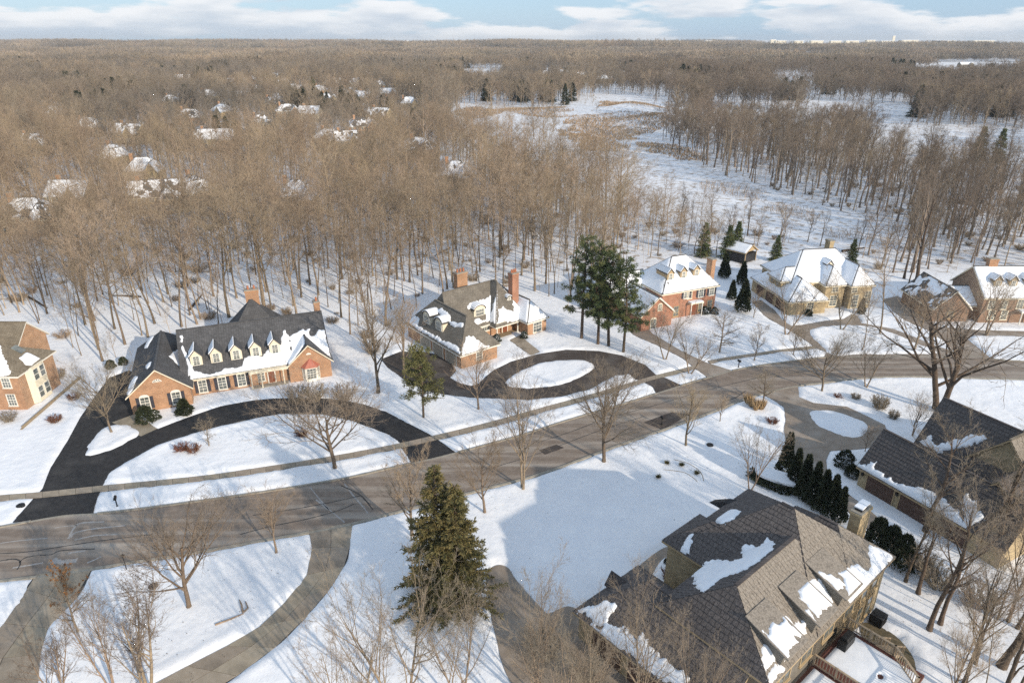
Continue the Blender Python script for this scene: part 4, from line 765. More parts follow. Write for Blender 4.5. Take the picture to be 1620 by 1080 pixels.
def grow(seed, hgt, trunk_r, fork, lean=.02, n1=12, ang1=(30, 55), len1=.42, n2=8, n3=6, n4=0, up=.25, stems=1, spread=0.0, taper=.75, twig_r=.014, shape='oval', wob=.06, gap=0.0, ang2=(25, 55), droop=0.0, top=True):
    """fork: height share where limbs begin; returns (trunk chains, crown chains)"""
    g = np.random.default_rng(seed); T, C = [], []
    def path(p, d, L, n, wobble, upw):
        pts = [p]; s = L / (n - 1)
        for i in range(n - 1):
            d = unit(d + g.normal(0, wobble, 3) + np.array([0, 0, upw])); p = p + d * s; pts.append(p)
        return np.array(pts), d
    def side(d, ang):
        a = unit(np.cross(d, unit(g.normal(0, 1, 3)))); return unit(d * math.cos(ang) + a * math.sin(ang))
    def at(P, t):
        x = t * (len(P) - 1); i = min(int(x), len(P) - 2); f = x - i; return P[i] * (1 - f) + P[i + 1] * f, unit(P[i + 1] - P[i])
    def twigs(P, L, r, n, lev):
        for _ in range(n):
            t = g.uniform(.15, 1.0); p, d = at(P, t); dd = side(d, math.radians(g.uniform(*ang2))); l = L * g.uniform(.45, 1.0) * (1.15 - .5 * t)
            Q, de = path(p, dd, l, 4 if lev else 3, wob * 1.4, up * .35 - droop)
            rr = max(r * .5, twig_r * .85)
            C.append((Q, np.linspace(rr, twig_r * .45, len(Q)), 3))
            if lev: twigs(Q, l * .55, rr, n3 if lev == 2 else n4, lev - 1)
    for s in range(stems):
        az = s * 2 * math.pi / stems + g.uniform(-.4, .4); d0 = unit(np.array([math.cos(az) * spread + g.normal(0, lean), math.sin(az) * spread + g.normal(0, lean), 1.0]))
        base = np.array([math.cos(az), math.sin(az), 0]) * (trunk_r * .7 if stems > 1 else 0) + np.array([0, 0, -.3])
        L = hgt * (1 if top else .62) * g.uniform(.92, 1.0); P, dE = path(base, d0, L, 10, wob * .5, .02 + (.04 if spread else 0)); tt = np.linspace(0, 1, 10)
        r = trunk_r * (1 - tt * (1 if top else .6)) ** taper + twig_r; r[0] *= 1.35; T.append((P, r, 8))
        for i in range(n1):
            t = fork + (1 - fork) * (i + g.uniform(.1, .9)) / n1
            if g.random() < gap: continue
            p, d = at(P, min(t, .98)); u = (t - fork) / (1 - fork)
            f = {'oval': .55 + .9 * math.sin(math.pi * min(.95, u * .8 + .18)) * .62, 'vase': 1.15 - .55 * u, 'cone': 1.25 - 1.0 * u, 'round': .5 + 1.0 * math.sqrt(max(0, u * (1.15 - u)))}[shape]
            l = hgt * len1 * f * g.uniform(.75, 1.15); dd = side(d, math.radians(g.uniform(*ang1)))
            if dd[2] < 0: dd[2] = abs(dd[2]) * .5
            Q, de = path(p, dd, l, 6, wob, up * .5); rb = max(twig_r * 1.5, np.interp(t, tt, r) * .62)
            T.append((Q, np.linspace(rb, twig_r * .9, 6), 5)); k2 = max(3, int(n2 * (l / (hgt * len1)) + .5))
            for _ in range(k2):
                t2 = g.uniform(.18, 1.0); p2, d2 = at(Q, t2); l2 = l * .5 * g.uniform(.5, 1.0) * (1.2 - .55 * t2); Q2, _e = path(p2, side(d2, math.radians(g.uniform(*ang2))), l2, 5, wob * 1.3, up * .4 - droop)
                r2 = max(twig_r, np.interp(t2, np.linspace(0, 1, 6), np.linspace(rb, twig_r, 6)) * .55); C.append((Q2, np.linspace(r2, twig_r * .6, 5), 4 if r2 > .03 else 3))
                twigs(Q2, l2 * .6, r2, n3, 1 if n4 else 0)
            twigs(Q[3:], l * .3, twig_r, n3, 0)
        if top: twigs(P[7:], hgt * .12, twig_r, n2 * 2, 1)
    return T, C
PROTO = {}
def tree_proto(kind, seed, bark, twig, hgt, **k):
    T, C = grow(seed, hgt, **{kk: v for kk, v in k.items()}, hgt=hgt) if False else grow(seed, hgt, **k)
    top = max(P[:, 2].max() for P, _, _ in T + C)
    V, F = tubes(T); tr = npmesh('trunk', V, F, M[bark], True); V2, F2 = tubes(C); cr = npmesh('crown', V2, F2, M[twig])
    wid = np.percentile(np.abs(V2[:, :2]), 97)
    PROTO.setdefault(kind, []).append((tr, cr, top, wid))
for s in range(6): tree_proto('forest', 100 + s, 'bark', 'twig', 27, trunk_r=.26 - .035 * (s % 3), fork=.32 + .03 * s, n1=13, ang1=(28, 66), len1=.33 + .04 * (s % 3), n2=8, n3=6, n4=3, up=.13, shape='oval', wob=.07, twig_r=.017, gap=.12, ang2=(24, 60))
for s in range(3): tree_proto('pole', 130 + s, 'bark', 'twig', 22, trunk_r=.115, fork=.42, n1=11, ang1=(20, 48), len1=.23, n2=6, n3=4, n4=2, up=.3, shape='oval', wob=.08, twig_r=.013, ang2=(18, 45))
for s in range(4): tree_proto('yard', (200, 206, 202, 203)[s], 'bark', 'twig_grey', 13, trunk_r=.20, fork=.30, n1=14, ang1=(28, 58), len1=.72, n2=13, n3=9, n4=5, up=.17, shape='vase', wob=.08, twig_r=.008, top=False, lean=.05, ang2=(22, 55))
for s in range(3): tree_proto('vase', 230 + s, 'bark', 'twig', 11, trunk_r=.15, fork=.22, n1=14, ang1=(20, 45), len1=.52, n2=10, n3=8, n4=5, up=.26, shape='vase', wob=.07, twig_r=.007, ang2=(18, 48))
for s in range(2): tree_proto('round', 250 + s, 'bark', 'twig_grey', 9, trunk_r=.16, fork=.2, n1=22, ang1=(45, 80), len1=.36, n2=9, n3=6, n4=3, up=.10, shape='oval', wob=.07, twig_r=.009, ang2=(25, 60))
for s in range(2): tree_proto('birch', 270 + s, 'bark_pale', 'twig_dark', 9, trunk_r=.09, fork=.25, n1=12, ang1=(20, 40), len1=.34, n2=7, n3=6, n4=3, up=.22, shape='oval', wob=.08, twig_r=.007, stems=3, spread=.22)
tree_proto('oak', 300, 'bark_dk', 'twig_grey', 17, trunk_r=.34, fork=.28, n1=9, ang1=(38, 70), len1=.66, n2=8, n3=5, n4=2, up=.12, shape='vase', wob=.16, twig_r=.014, stems=2, spread=.32, top=False, ang2=(25, 60))
tree_proto('big', 310, 'bark_dk', 'twig_grey', 22, trunk_r=.42, fork=.3, n1=11, ang1=(25, 50), len1=.36, n2=9, n3=7, n4=4, up=.2, shape='oval', wob=.13, twig_r=.013, gap=.15)
tree_proto('big', 311, 'bark_dk', 'twig_grey', 20, trunk_r=.30, fork=.28, n1=11, ang1=(25, 50), len1=.34, n2=9, n3=7, n4=4, up=.2, shape='oval', wob=.12, twig_r=.012, gap=.15)
for s in range(2): tree_proto('branchy', 320 + s, 'bark_pale', 'twig_grey', 13, trunk_r=.15, fork=.2, n1=13, ang1=(22, 48), len1=.56, n2=9, n3=6, n4=3, up=.18, shape='vase', wob=.12, twig_r=.0095, stems=2, spread=.25, ang2=(20, 55))
def shrub_proto(kind, seed, twig, hgt, stems, spread, n1=5, r=.02, tr=.006, n2=4, n3=4):
    T, C = grow(seed, hgt, trunk_r=r, fork=.15, n1=n1, ang1=(15, 40), len1=.4, n2=n2, n3=n3, n4=0, up=.15, stems=stems, spread=spread, twig_r=tr, wob=.12)
    V, F = tubes(T + C); PROTO.setdefault(kind, []).append((npmesh('twigs', V, F, M[twig]), None, V[:, 2].max(), np.percentile(np.abs(V[:, :2]), 95)))
for s in range(2): shrub_proto('shrub_red', 400 + s, 'twig_red', 1.2, 26, .75, r=.018, tr=.008)
for s in range(2): shrub_proto('shrub', 410 + s, 'twig_grey', 2.0, 24, .6, r=.02, tr=.009)
shrub_proto('ballshrub', 420, 'twig_grey', 1.3, 36, .8, r=.016, tr=.008)
def place_tree(name, kind, loc, hgt, rz, wscale=1.0, label=None, cat='tree', group=None, var=None):
    L = PROTO[kind]; tr, cr, top, wid = L[rnd.randrange(len(L)) if var is None else var % len(L)]; s = hgt / top
    o = empty(name, loc, rz, label, cat, group); o.scale = (s * wscale, s * wscale, s)
    if cr: link('trunk', tr, o); link('crown', cr, o)
    else: link('twigs', tr, o)
    return o
def tree_px(kind, x, y, ytop, label, halfw=None, name='bare_tree', var=None, group=None, cat='tree', hmax=60):
    p = G(x, y); hh = min(hmax, top_height(x, y, ytop)); L = PROTO[kind]; v = rnd.randrange(len(L)) if var is None else var % len(L)
    ws = 1.0
    if halfw: dist = p.y * cp + CAMH * sp_ * .8; ws = max(.6, min(1.3, halfw * dist / FPX / (L[v][3] * hh / L[v][2])))
    return place_tree(name, kind, p, hh, rnd.uniform(0, 6.28), ws, label, cat, group, v)
YARD = [  # kind, base x, base y, top row, half width in pixels, label
 ('yard', 530, 741, 566, 130, 'wide spreading bare tree between sidewalk and street before the dormered brick house'),
 ('yard', 299, 961, 770, 108, 'spreading bare tree on the snowy lawn inside the concrete arc drive'),
 ('vase', 437, 875, 764, 40, 'young slender bare tree on the street corner of the arc drive lawn'),
 ('yard', 177, 684, 540, 52, 'leafless tree on the small snow island beside the black driveway'),
 ('round', 331, 706, 655, 18, 'tiny bare tree on the lawn inside the black loop drive'),
 ('vase', 598, 622, 445, 62, 'tall bare tree between the dormered house and the young pine'),
 ('vase', 640, 590, 450, 50, 'bare tree at the rear of the asphalt court left of the hip roofed house'),
 ('vase', 757, 648, 535, 42, 'slim bare tree on the strip below the oval drive'),
 ('branchy', 827, 773, 560, 75, 'bare tree on the street edge left of the open white lawn'),
 ('yard', 955, 731, 548, 92, 'forked bare tree with long limbs over the street beside the open lawn'),
 ('vase', 767, 811, 678, 58, 'bare tree right behind the dark spruces at the kerb'),
 ('vase', 652, 848, 700, 65, 'bare tree fanning out left of the dark spruce tops'),
 ('vase', 1085, 705, 588, 45, 'upright bare tree near the drain cover on the open lawn'),
 ('vase', 1139, 667, 618, 16, 'sapling at the street edge near the straw coloured grass'),
 ('branchy', 1186, 777, 655, 45, 'bare tree beside the clipped snow topped hedge'),
 ('round', 1206, 638, 582, 26, 'small bare tree among the straw coloured grass tufts'),
 ('yard', 1300, 619, 497, 60, 'bare tree on the lawn corner where the brown drive meets the street'),
 ('branchy', 1370, 613, 520, 45, 'crooked bare tree on the lawn between brown drive and great oak'),
 ('oak', 1482, 650, 430, 125, 'great dark bare oak with two stems above the dark roofed house'),
 ('branchy', 1091, 592, 505, 45, 'bare tree beside the mouth of the concrete drive'),
 ('round', 1138, 558, 480, 30, 'densely twigged round bare tree before the two storey brick house'),
 ('vase', 1193, 571, 505, 20, 'thin bare tree by the far sidewalk near the mailbox'),
 ('vase', 1255, 562, 508, 15, 'thin bare tree at the far sidewalk end by the stone house drive'),
 ('branchy', 1244, 530, 425, 48, 'bare tree where the stone house drive forks'),
 ('vase', 1192, 503, 452, 20, 'little bare tree at the rear of the stone house garage drive'),
 ('branchy', 1331, 522, 425, 45, 'bare tree on the left half of the stone house loop island'),
 ('forest', 1364, 555, 418, 40, 'tall bare tree on the middle of the stone house loop island'),
 ('forest', 1392, 528, 375, 45, 'tallest bare tree on the right part of the loop island'),
 ('vase', 1447, 553, 440, 45, 'bare tree between the two right hand driveways'),
 ('branchy', 1052, 569, 468, 42, 'bare tree right of the pines at the concrete drive'),
 ('branchy', 1560, 530, 420, 60, 'bare tree before the garage gabled brick house'),
 ('vase', 1368, 716, 668, 22, 'small bare tree at the tip of the snow island in the brown court'),
 ('branchy', 1443, 690, 610, 32, 'thin two stemmed bare tree above the dark garage roof'),
 ('big', 1463, 842, 650, 95, 'bare tree in front of the long brown garage'),
 ('big', 1560, 870, 650, 95, 'gnarled bare tree hiding the dark roofed house at the right edge'),
 ('big', 1432, 921, 745, 40, 'slanting slim trunk right of the large house corner'),
 ('big', 1452, 940, 800, 35, 'thin trunk beside the slanting one behind the large house'),
 ('big', 1487, 988, 770, 55, 'upright dark trunk on the slope right of the deck'),
 ('big', 1583, 1055, 800, 80, 'thickest dark trunk in the lower right corner'),
 ('big', 1525, 1082, 860, 50, 'bare tree at the bottom edge right of the bare earth'),
 ('vase', 1640, 960, 800, 60, 'bare tree half cut by the right edge below the dark roofs'),
 ('branchy', 640, 1140, 880, 110, 'pale branched bare tree at the bottom edge left of the spruces'),
 ('branchy', 730, 1130, 895, 80, 'pale branched bare tree at the bottom edge before the spruces'),
 ('branchy', 850, 1125, 905, 80, 'bare tree over the garage court at the bottom edge'),
 ('branchy', 1010, 1140, 915, 80, 'bare tree in front of the large house garage roof'),
 ('branchy', 1090, 1160, 960, 60, 'bare tree at the bottom edge before the grey gable wall'),
 ('branchy', 560, 1190, 950, 80, 'bare tree low in the bottom edge on the arc drive lawn'),
 ('branchy', 930, 1180, 960, 70, 'thicket tree at the bottom edge beside the snowy garage eave'),
 ('branchy', 880, 1200, 930, 90, 'large tangled bare tree cut by the bottom edge over the court'),
 ('birch', 235, 1100, 925, 70, 'pale multi stemmed birch at the bottom edge of the arc drive lawn'),
 ('birch', 180, 1095, 930, 40, 'second birch close left of the largest birch'),
 ('birch', 100, 1110, 985, 45, 'birch leaning at the lower left beside the concrete drive'),
]
for i, (k, x, y, yt, hw, lab) in enumerate(YARD): tree_px(k, x, y, yt, lab, hw, var=i, group='bare garden trees')
# small tree that kept its brown leaves
o = tree_px('round', 124, 1000, 888, 'small tree holding brown leaves beside the left concrete drive', 36, var=1, group='bare garden trees')
def leaves(n, pts, size, seed, mat_, flat_=False, up=None):
    g = np.random.default_rng(seed); c = pts; n = len(c); a = g.normal(0, 1, (n, 3)); a /= np.linalg.norm(a, axis=1, keepdims=True)
    if up is not None: a = a * (1 - up) + np.array([0, 0, 1.]) * up; a /= np.linalg.norm(a, axis=1, keepdims=True)
    b = np.cross(a, g.normal(0, 1, (n, 3))); b /= np.linalg.norm(b, axis=1, keepdims=True) + 1e-9
    s = size * g.uniform(.6, 1.3, (n, 1)); 
    w = s * .38
    V = np.stack([c - a * s * .5, c + b * w, c + a * s * .5, c - b * w], 1).reshape(-1, 3); return V, np.arange(n * 4).reshape(n, 4)
cr = o.children[1].data; co_ = np.empty(len(cr.vertices) * 3, np.float32); cr.vertices.foreach_get('co', co_); co_ = co_.reshape(-1, 3); g = np.random.default_rng(5)
top_ = co_[co_[:, 2] > 5.0]; V, F = leaves(0, top_[g.integers(0, len(top_), 900)] + g.normal(0, .08, (900, 3)), .22, 6, None); link('leaves', npmesh('leaves', V, F, M['dryleaf']), o)
# ---------------------------------------------------------------- evergreens
def needles(P, D, L, w, seed):           # flat needle sprays along directions D
    g = np.random.default_rng(seed); n = len(P); D = D / (np.linalg.norm(D, axis=1, keepdims=True) + 1e-9); b = np.cross(D, g.normal(0, 1, (n, 3))); b /= np.linalg.norm(b, axis=1, keepdims=True) + 1e-9
    L = L * g.uniform(.6, 1.2, (n, 1)); w = w * g.uniform(.7, 1.2, (n, 1))
    V = np.stack([P, P + D * L * .45 + b * w, P + D * L, P + D * L * .45 - b * w], 1).reshape(-1, 3); return V, np.arange(n * 4).reshape(n, 4)
def spruce(seed, hgt, rad, bark='bark_dk', leaf='needle', low=.04, dens=1.0, droop=.35, fuzz=1.0):
    g = np.random.default_rng(seed); T = [(np.array([[0, 0, -.3], [0, 0, hgt * .5], [0, 0, hgt]]), np.array([rad * .055, rad * .03, .02]), 7)]; Ps, Ds = [], []
    z = hgt * low
    while z < hgt * .985:
        u = (z / hgt - low) / (1 - low); Lb = rad * (1 - u) ** .85 * (.75 + .5 * g.random()) + .15; nb = int(6 + 4 * g.random())
        for i in range(nb):
            az = g.uniform(0, 6.28); L = Lb * g.uniform(.7, 1.12); d = np.array([math.cos(az), math.sin(az), -.05 + .45 * u]); pts = [np.array([0, 0, z + g.uniform(-.15, .15)])]
            for k in range(5): pts.append(pts[-1] + d / 5 * L); d = d + np.array([0, 0, -droop * .3 if k < 3 else droop * .35])
            pts = np.array(pts); T.append((pts, np.linspace(.03 + .02 * (1 - u), .008, 6), 3)); m = max(8, int(L * 16 * dens))
            t = g.uniform(.12, 1, m) ** .8 * 5; ii = np.minimum(t.astype(int), 4); f = (t - ii)[:, None]; p = pts[ii] * (1 - f) + pts[ii + 1] * f; dd = pts[ii + 1] - pts[ii]; dd /= np.linalg.norm(dd, axis=1, keepdims=True)
            sd = np.cross(dd, [0, 0, 1.]); q = dd * .6 + sd * g.normal(0, .8, (m, 1)) + np.array([0, 0, 1]) * g.normal(-.18, .42, (m, 1)); Ps.append(p); Ds.append(q)
        z += hgt * .021 * (1.1 - .3 * u)
    V, F = tubes(T); V2, F2 = needles(np.concatenate(Ps), np.concatenate(Ds), .55 * fuzz, .075 * fuzz, seed); return npmesh('trunk', V, F, M[bark], True), npmesh('crown', V2, F2, M[leaf])
def pine(seed, hgt, rad, low=.42, leaf='pine', nb=46, tuft=34):
    g = np.random.default_rng(seed); P0 = np.array([[0, 0, -.3], [g.normal(0, .15), g.normal(0, .15), hgt * .5], [g.normal(0, .2), g.normal(0, .2), hgt * .97]]); T = [(P0, np.array([.26, .18, .03]) * hgt / 16, 8)]; Ps, Ds = [], []
    for i in range(nb):
        u = (i + g.random()) / nb; z = hgt * (low + (1 - low) * u); L = rad * (1.05 - u * .75) * g.uniform(.5, 1.15) * (.65 + .35 * min(1, u * 5)); az = i * 2.4 + g.normal(0, .3); d = np.array([math.cos(az), math.sin(az), .02 + .35 * u]); pts = [np.array([np.interp(z, P0[:, 2], P0[:, 0]), np.interp(z, P0[:, 2], P0[:, 1]), z])]
        for k in range(5): pts.append(pts[-1] + d / 5 * L); d = d + np.array([g.normal(0, .1), g.normal(0, .1), .07])
        pts = np.array(pts); T.append((pts, np.linspace(.07, .015, 6), 4)); nt_ = max(4, int(L * 3.2))
        for q in range(nt_):
            t = g.uniform(.35, 1.0) * 5; ii = min(int(t), 4); c = pts[ii] * (1 - t + ii) + pts[ii + 1] * (t - ii) + g.normal(0, .30, 3) * np.array([1, 1, .35]); D = g.normal(0, 1, (tuft, 3)) + np.array([0, 0, .35]); Ps.append(c + D * .06); Ds.append(D)
    V, F = tubes(T); V2, F2 = needles(np.concatenate(Ps), np.concatenate(Ds), .42, .045, seed); return npmesh('trunk', V, F, M['bark_dk'], True), npmesh('crown', V2, F2, M[leaf])
def column_bush(seed, hgt, rad, n, leaf='yew', shape='cone', size=.26):
    g = np.random.default_rng(seed); u = g.random(n) ** .9; az = g.uniform(0, 6.283, n)
    prof = {'cone': (1 - u) ** .85 * (.82 + .18 * np.minimum(1, u * 8)), 'dome': np.sqrt(np.maximum(0, 1 - u ** 2)), 'flat': np.where(u < .9, 1, .75)}[shape]
    lump = 1 + .16 * np.sin(az * 3 + u * 9 + seed) + .10 * np.sin(az * 7 - u * 14); r = rad * prof * lump * g.uniform(.62, 1.0, n) ** .5
    P = np.stack([r * np.cos(az), r * np.sin(az), .06 + u * hgt], 1); D = np.stack([np.cos(az) * .55, np.sin(az) * .55, np.full(n, .8)], 1) + g.normal(0, .45, (n, 3)); V, F = needles(P, D, size, size * .26, seed); return npmesh('foliage', V, F, M[leaf])
def conifer(name, meshes, loc, label, cat='tree', group=None, sc=(1, 1, 1), rz=0):
    o = empty(name, loc, rz, label, cat, group); o.scale = sc; link('trunk', meshes[0], o); link('crown', meshes[1], o); return o
h1 = top_height(698, 948, 736); conifer('spruce', spruce(1, h1, 3.8, dens=2.0, fuzz=.7), G(698, 948), 'taller left one of two dark spruces below the street', group='dark spruces')
h2 = top_height(726, 958, 766); conifer('spruce', spruce(2, h2, 3.5, dens=2.0, fuzz=.7), G(726, 958), 'shorter right one of two dark spruces beside the open lawn', group='dark spruces')
PN = [pine(s, 16, 4.6, .26, 'pine', 56, 32) for s in (11, 12, 13, 14)]
for i, (x, y, yt, lab) in enumerate(((920, 536, 380, 'leftmost and tallest of the dark pines by the two storey brick house'), (946, 545, 392, 'second pine from the left in the dark pine group'), (963, 548, 400, 'third pine from the left in the dark pine group'), (986, 558, 412, 'rightmost pine of the dark group nearest the concrete drive'))):
    hh = top_height(x, y, yt); conifer('pine', PN[i], G(x, y), lab, 'tree', 'dark pines', (hh / 16, hh / 16, hh / 16), i * 1.9)
hh = top_height(670, 661, 553); conifer('pine', pine(21, hh, 3.0, .28, 'pine_olive', 42, 30), G(670, 661), 'young bushy pine on the snow between the two asphalt drives')
FIR = [spruce(31, 10, 2.4, leaf='pine', dens=.7), spruce(32, 10, 2.8, leaf='pine', dens=.7)]
for i, (x, y, yt, lab) in enumerate(((1112, 405, 352, 'dark fir behind the two storey brick house, left'), (1150, 408, 356, 'dark fir left of the garden shed'), (1163, 404, 350, 'taller dark fir close behind the garden shed'), (1226, 412, 372, 'thin snowy fir right of the garden shed'), (1345, 420, 378, 'green fir behind the stone house chimney'), (1545, 255, 200, 'tall fir standing out of the right hand woods'), (1575, 258, 203, 'second tall fir in the right hand woods'), (358, 110, 80, 'lone dark fir among the far left woods'), (497, 155, 118, 'dark fir among the far houses'), (668, 165, 128, 'dark fir at the left side of the meadow'))):
    hh = min(16, top_height(x, y, yt)); conifer('fir', FIR[i % 2], G(x, y), lab, 'tree', 'scattered firs', (hh / 10,) * 3, i)
CB = [column_bush(s, 1, .26, 2600, size=.10) for s in (41, 42)]
ARB = [(1240, 750, 691, 'first arborvitae of the dark row, nearest the street'), (1254, 772, 716, 'second arborvitae of the dark row'), (1268, 787, 726, 'third arborvitae of the dark row'), (1283, 799, 738, 'fourth arborvitae of the dark row'), (1297, 809, 750, 'fifth arborvitae of the dark row'), (1311, 817, 758, 'sixth arborvitae of the dark row'), (1325, 826, 776, 'last arborvitae of the dark row, beside the chimney')]
_g = np.random.default_rng(3); _n = 420; _u = .35 + .6 * _g.random(_n); _a = _g.uniform(0, 6.28, _n); _r = .72 * np.sqrt(np.maximum(0, 1 - _u ** 2)) * (.9 + .25 * _g.random(_n)) * np.sqrt(_g.random(_n)) ** .3
_V, _F = leaves(0, np.stack([_r * np.cos(_a), _r * np.sin(_a), .1 + _u], 1), .15, 4, None); SNOWTOP = npmesh('snow', _V, _F, M['roofsnow'])
def bush(x, y, yt, lab, mesh, wr, name='evergreen_shrub', cat='shrub', group=None):
    p = G(x, y); hh = top_height(x, y, yt); o = empty(name, p, rnd.uniform(0, 6), lab, cat, group); o.scale = (hh * wr, hh * wr, hh); link('foliage', mesh, o); (tag(link('snow', SNOWTOP, o), kind='stuff') if 'snowy' in lab and wr < 1.5 else None); return o
for i, (x, y, yt, lab) in enumerate(ARB): bush(x, y, yt, lab, CB[i % 2], .72, 'arborvitae', 'tree', 'arborvitae row')
for i, (x, y, yt, lab) in enumerate(((1157, 474, 446, 'shorter dark cone shrub right of the two storey house'), (1174, 494, 448, 'tall dark cone shrub right of the two storey house'), (1173, 450, 417, 'dark cone shrub behind the tall one'), (1145, 440, 405, 'dark cone shrub behind the brick chimney'), (1361, 497, 474, 'dark cone shrub at the stone house front door'))): bush(x, y, yt, lab, CB[i % 2], .95, 'cone_shrub', 'shrub', 'cone shrubs')
DB = [column_bush(s, 1, .75, 2200, shape='dome', size=.16) for s in (51, 52)]
for i, (x, y, yt, lab) in enumerate(((1383, 870, 826, 'dark yew close to the chimney foot'), (1404, 880, 838, 'second dark yew beside the chimney'), (1423, 898, 853, 'third dark yew at the large house corner'), (232, 668, 646, 'green shrub with snow at the brick garage gable'), (246, 664, 650, 'low shrub right of the snowy green one'), (1335, 738, 716, 'round snowy shrub at the long garage corner'), (1347, 754, 738, 'small dark shrub under the long garage corner'), (176, 583, 571, 'dark shrub at the rear of the black drive'), (196, 577, 566, 'second dark shrub at the rear of the black drive'), (1055, 892, 884, 'tiny ball shrub by the front walk'), (1078, 928, 914, 'ball shrub under the front gable of the large house'), (1115, 497, 486, 'snowy shrub left of the brick house door'), (1130, 497, 487, 'snowy shrub right of the brick house door'), (1279, 500, 491, 'dark shrub under the stone garage front'), (786, 541, 530, 'snowy shrub beside the porch walk'), (829, 535, 525, 'snowy shrub right of the porch walk'))): bush(x, y, yt, lab, DB[i % 2], .72 if i > 2 else .42, 'evergreen_shrub', 'shrub', 'evergreen shrubs')
bush(293, 655, 633, 'upright snowy evergreen at the right of the brick garage gable', CB[0], 2.0)
# clipped hedge with its snow cap
p = G(1230, 770); o = empty('hedge', p, R(-32), 'clipped oval hedge with a flat cap of snow beside the arborvitae', 'hedge')
hd = column_bush(61, 1.1, 1, 3800, shape='flat', size=.2); hd.transform(Matrix.Diagonal((2.7, 1.15, 1, 1))); link('foliage', hd, o)
mb = MB(); t_ = np.linspace(0, 2 * math.pi, 28, endpoint=False); mb.prism([(2.55 * math.cos(t) * (1 + .04 * math.sin(5 * t)), 1.05 * math.sin(t), 0) for t in t_], (0, 0, 1.12), (0, 0, 1.4)); mb.build('snow_cap', M['roofsnow'], o)
# bare shrubs
for i, (k, x, y, yt, hw, lab) in enumerate((('shrub_red', 288, 713, 698, 22, 'left one of two reddish shrubs on the loop drive lawn'), ('shrub_red', 306, 715, 692, 16, 'right one of two reddish shrubs on the loop drive lawn'), ('shrub_red', 478, 690, 672, 18, 'reddish shrub behind the wide spreading tree'), ('shrub', 470, 637, 606, 34, 'brown twiggy shrub mass before the copper roofed bay, left'), ('shrub', 500, 634, 600, 34, 'brown twiggy shrub mass before the copper roofed bay, right'), ('shrub', 545, 634, 598, 34, 'twiggy shrub right of the dormered house'), ('shrub_red', 88, 668, 634, 34, 'low rusty shrub bank beside the timber edging, lower half'), ('shrub_red', 118, 632, 598, 26, 'low rusty shrub bank beside the timber edging, upper half'), ('shrub', 96, 598, 583, 18, 'twiggy shrub behind the orange house corner'), ('shrub', 15, 668, 650, 24, 'snowy twiggy shrub below the orange house windows'), ('ballshrub', 1390, 646, 624, 12, 'larger of two round bare shrubs left of the great oak'), ('ballshrub', 1413, 662, 648, 8, 'smaller of two round bare shrubs left of the great oak'), ('ballshrub', 1353, 631, 622, 7, 'little ball shrub at the end of the low twig row'), ('shrub_red', 1325, 629, 622, 20, 'low row of twigs on the snow by the brown drive'), ('shrub', 860, 1040, 985, 60, 'tangled brush along the snowy garage eave, left'), ('shrub', 930, 1080, 1010, 60, 'tangled brush along the snowy garage eave, right'), ('shrub_red', 1060, 915, 900, 14, 'small bare shrub in the front court of the large house'), ('shrub_red', 1221, 670, 660, 12, 'low dark shrub right of the straw coloured grass'), ('shrub', 590, 560, 520, 30, 'twiggy thicket at the woods edge left of the hip roofed house'), ('shrub', 1445, 900, 860, 26, 'undergrowth shrub right of the large house'), ('shrub', 1480, 930, 880, 30, 'undergrowth shrub on the slope behind the large house'), ('shrub', 1545, 960, 900, 40, 'undergrowth thicket in the right hand corner woods'))):
    tree_px(k, x, y, yt, lab, hw, 'bare_shrub', i, 'bare shrubs', 'shrub', 1.05 if k == 'shrub_red' else 2.6)
# straw coloured ornamental grass
for x, y, lab in ((1182, 639, 'leftmost straw coloured grass tuft by the street'), (1188, 644, 'second straw coloured grass tuft by the street'), (1195, 649, 'third straw coloured grass tuft by the street'), (1204, 648, 'straw coloured grass tuft at the foot of the small tree')):
    g = np.random.default_rng(x); n = 240; az = g.uniform(0, 6.28, n); r = .45 * np.sqrt(g.random(n)); Pp = np.stack([r * np.cos(az) * .5, r * np.sin(az) * .5, np.zeros(n)], 1); D = np.stack([np.cos(az) * r * .8, np.sin(az) * r * .8, np.ones(n)], 1); V, F = needles(Pp, D, 1.5, .035, x); o = empty('ornamental_grass', G(x, y), 0, lab, 'grass', 'ornamental grass tufts'); link('blades', npmesh('blades', V, F, M['drygrass']), o)
for x, y, lab in ((1055, 735, 'leftmost green tuft of the lawn bed'), (1078, 738, 'middle green tuft of the lawn bed'), (1102, 751, 'right green tuft of the lawn bed'), (1041, 757, 'small dull tuft at the near side of the lawn bed')):
    g = np.random.default_rng(x); n = 160; az = g.uniform(0, 6.28, n); D = np.stack([np.cos(az), np.sin(az), g.uniform(.5, 1.5, n)], 1); V, F = needles(np.zeros((n, 3)), D, .5, .03, x); o = empty('grass_tuft', G(x, y) + Vector((0, 0, .12)), 0, lab, 'grass', 'green lawn tufts'); link('blades', npmesh('blades', V, F, M['needle']), o)
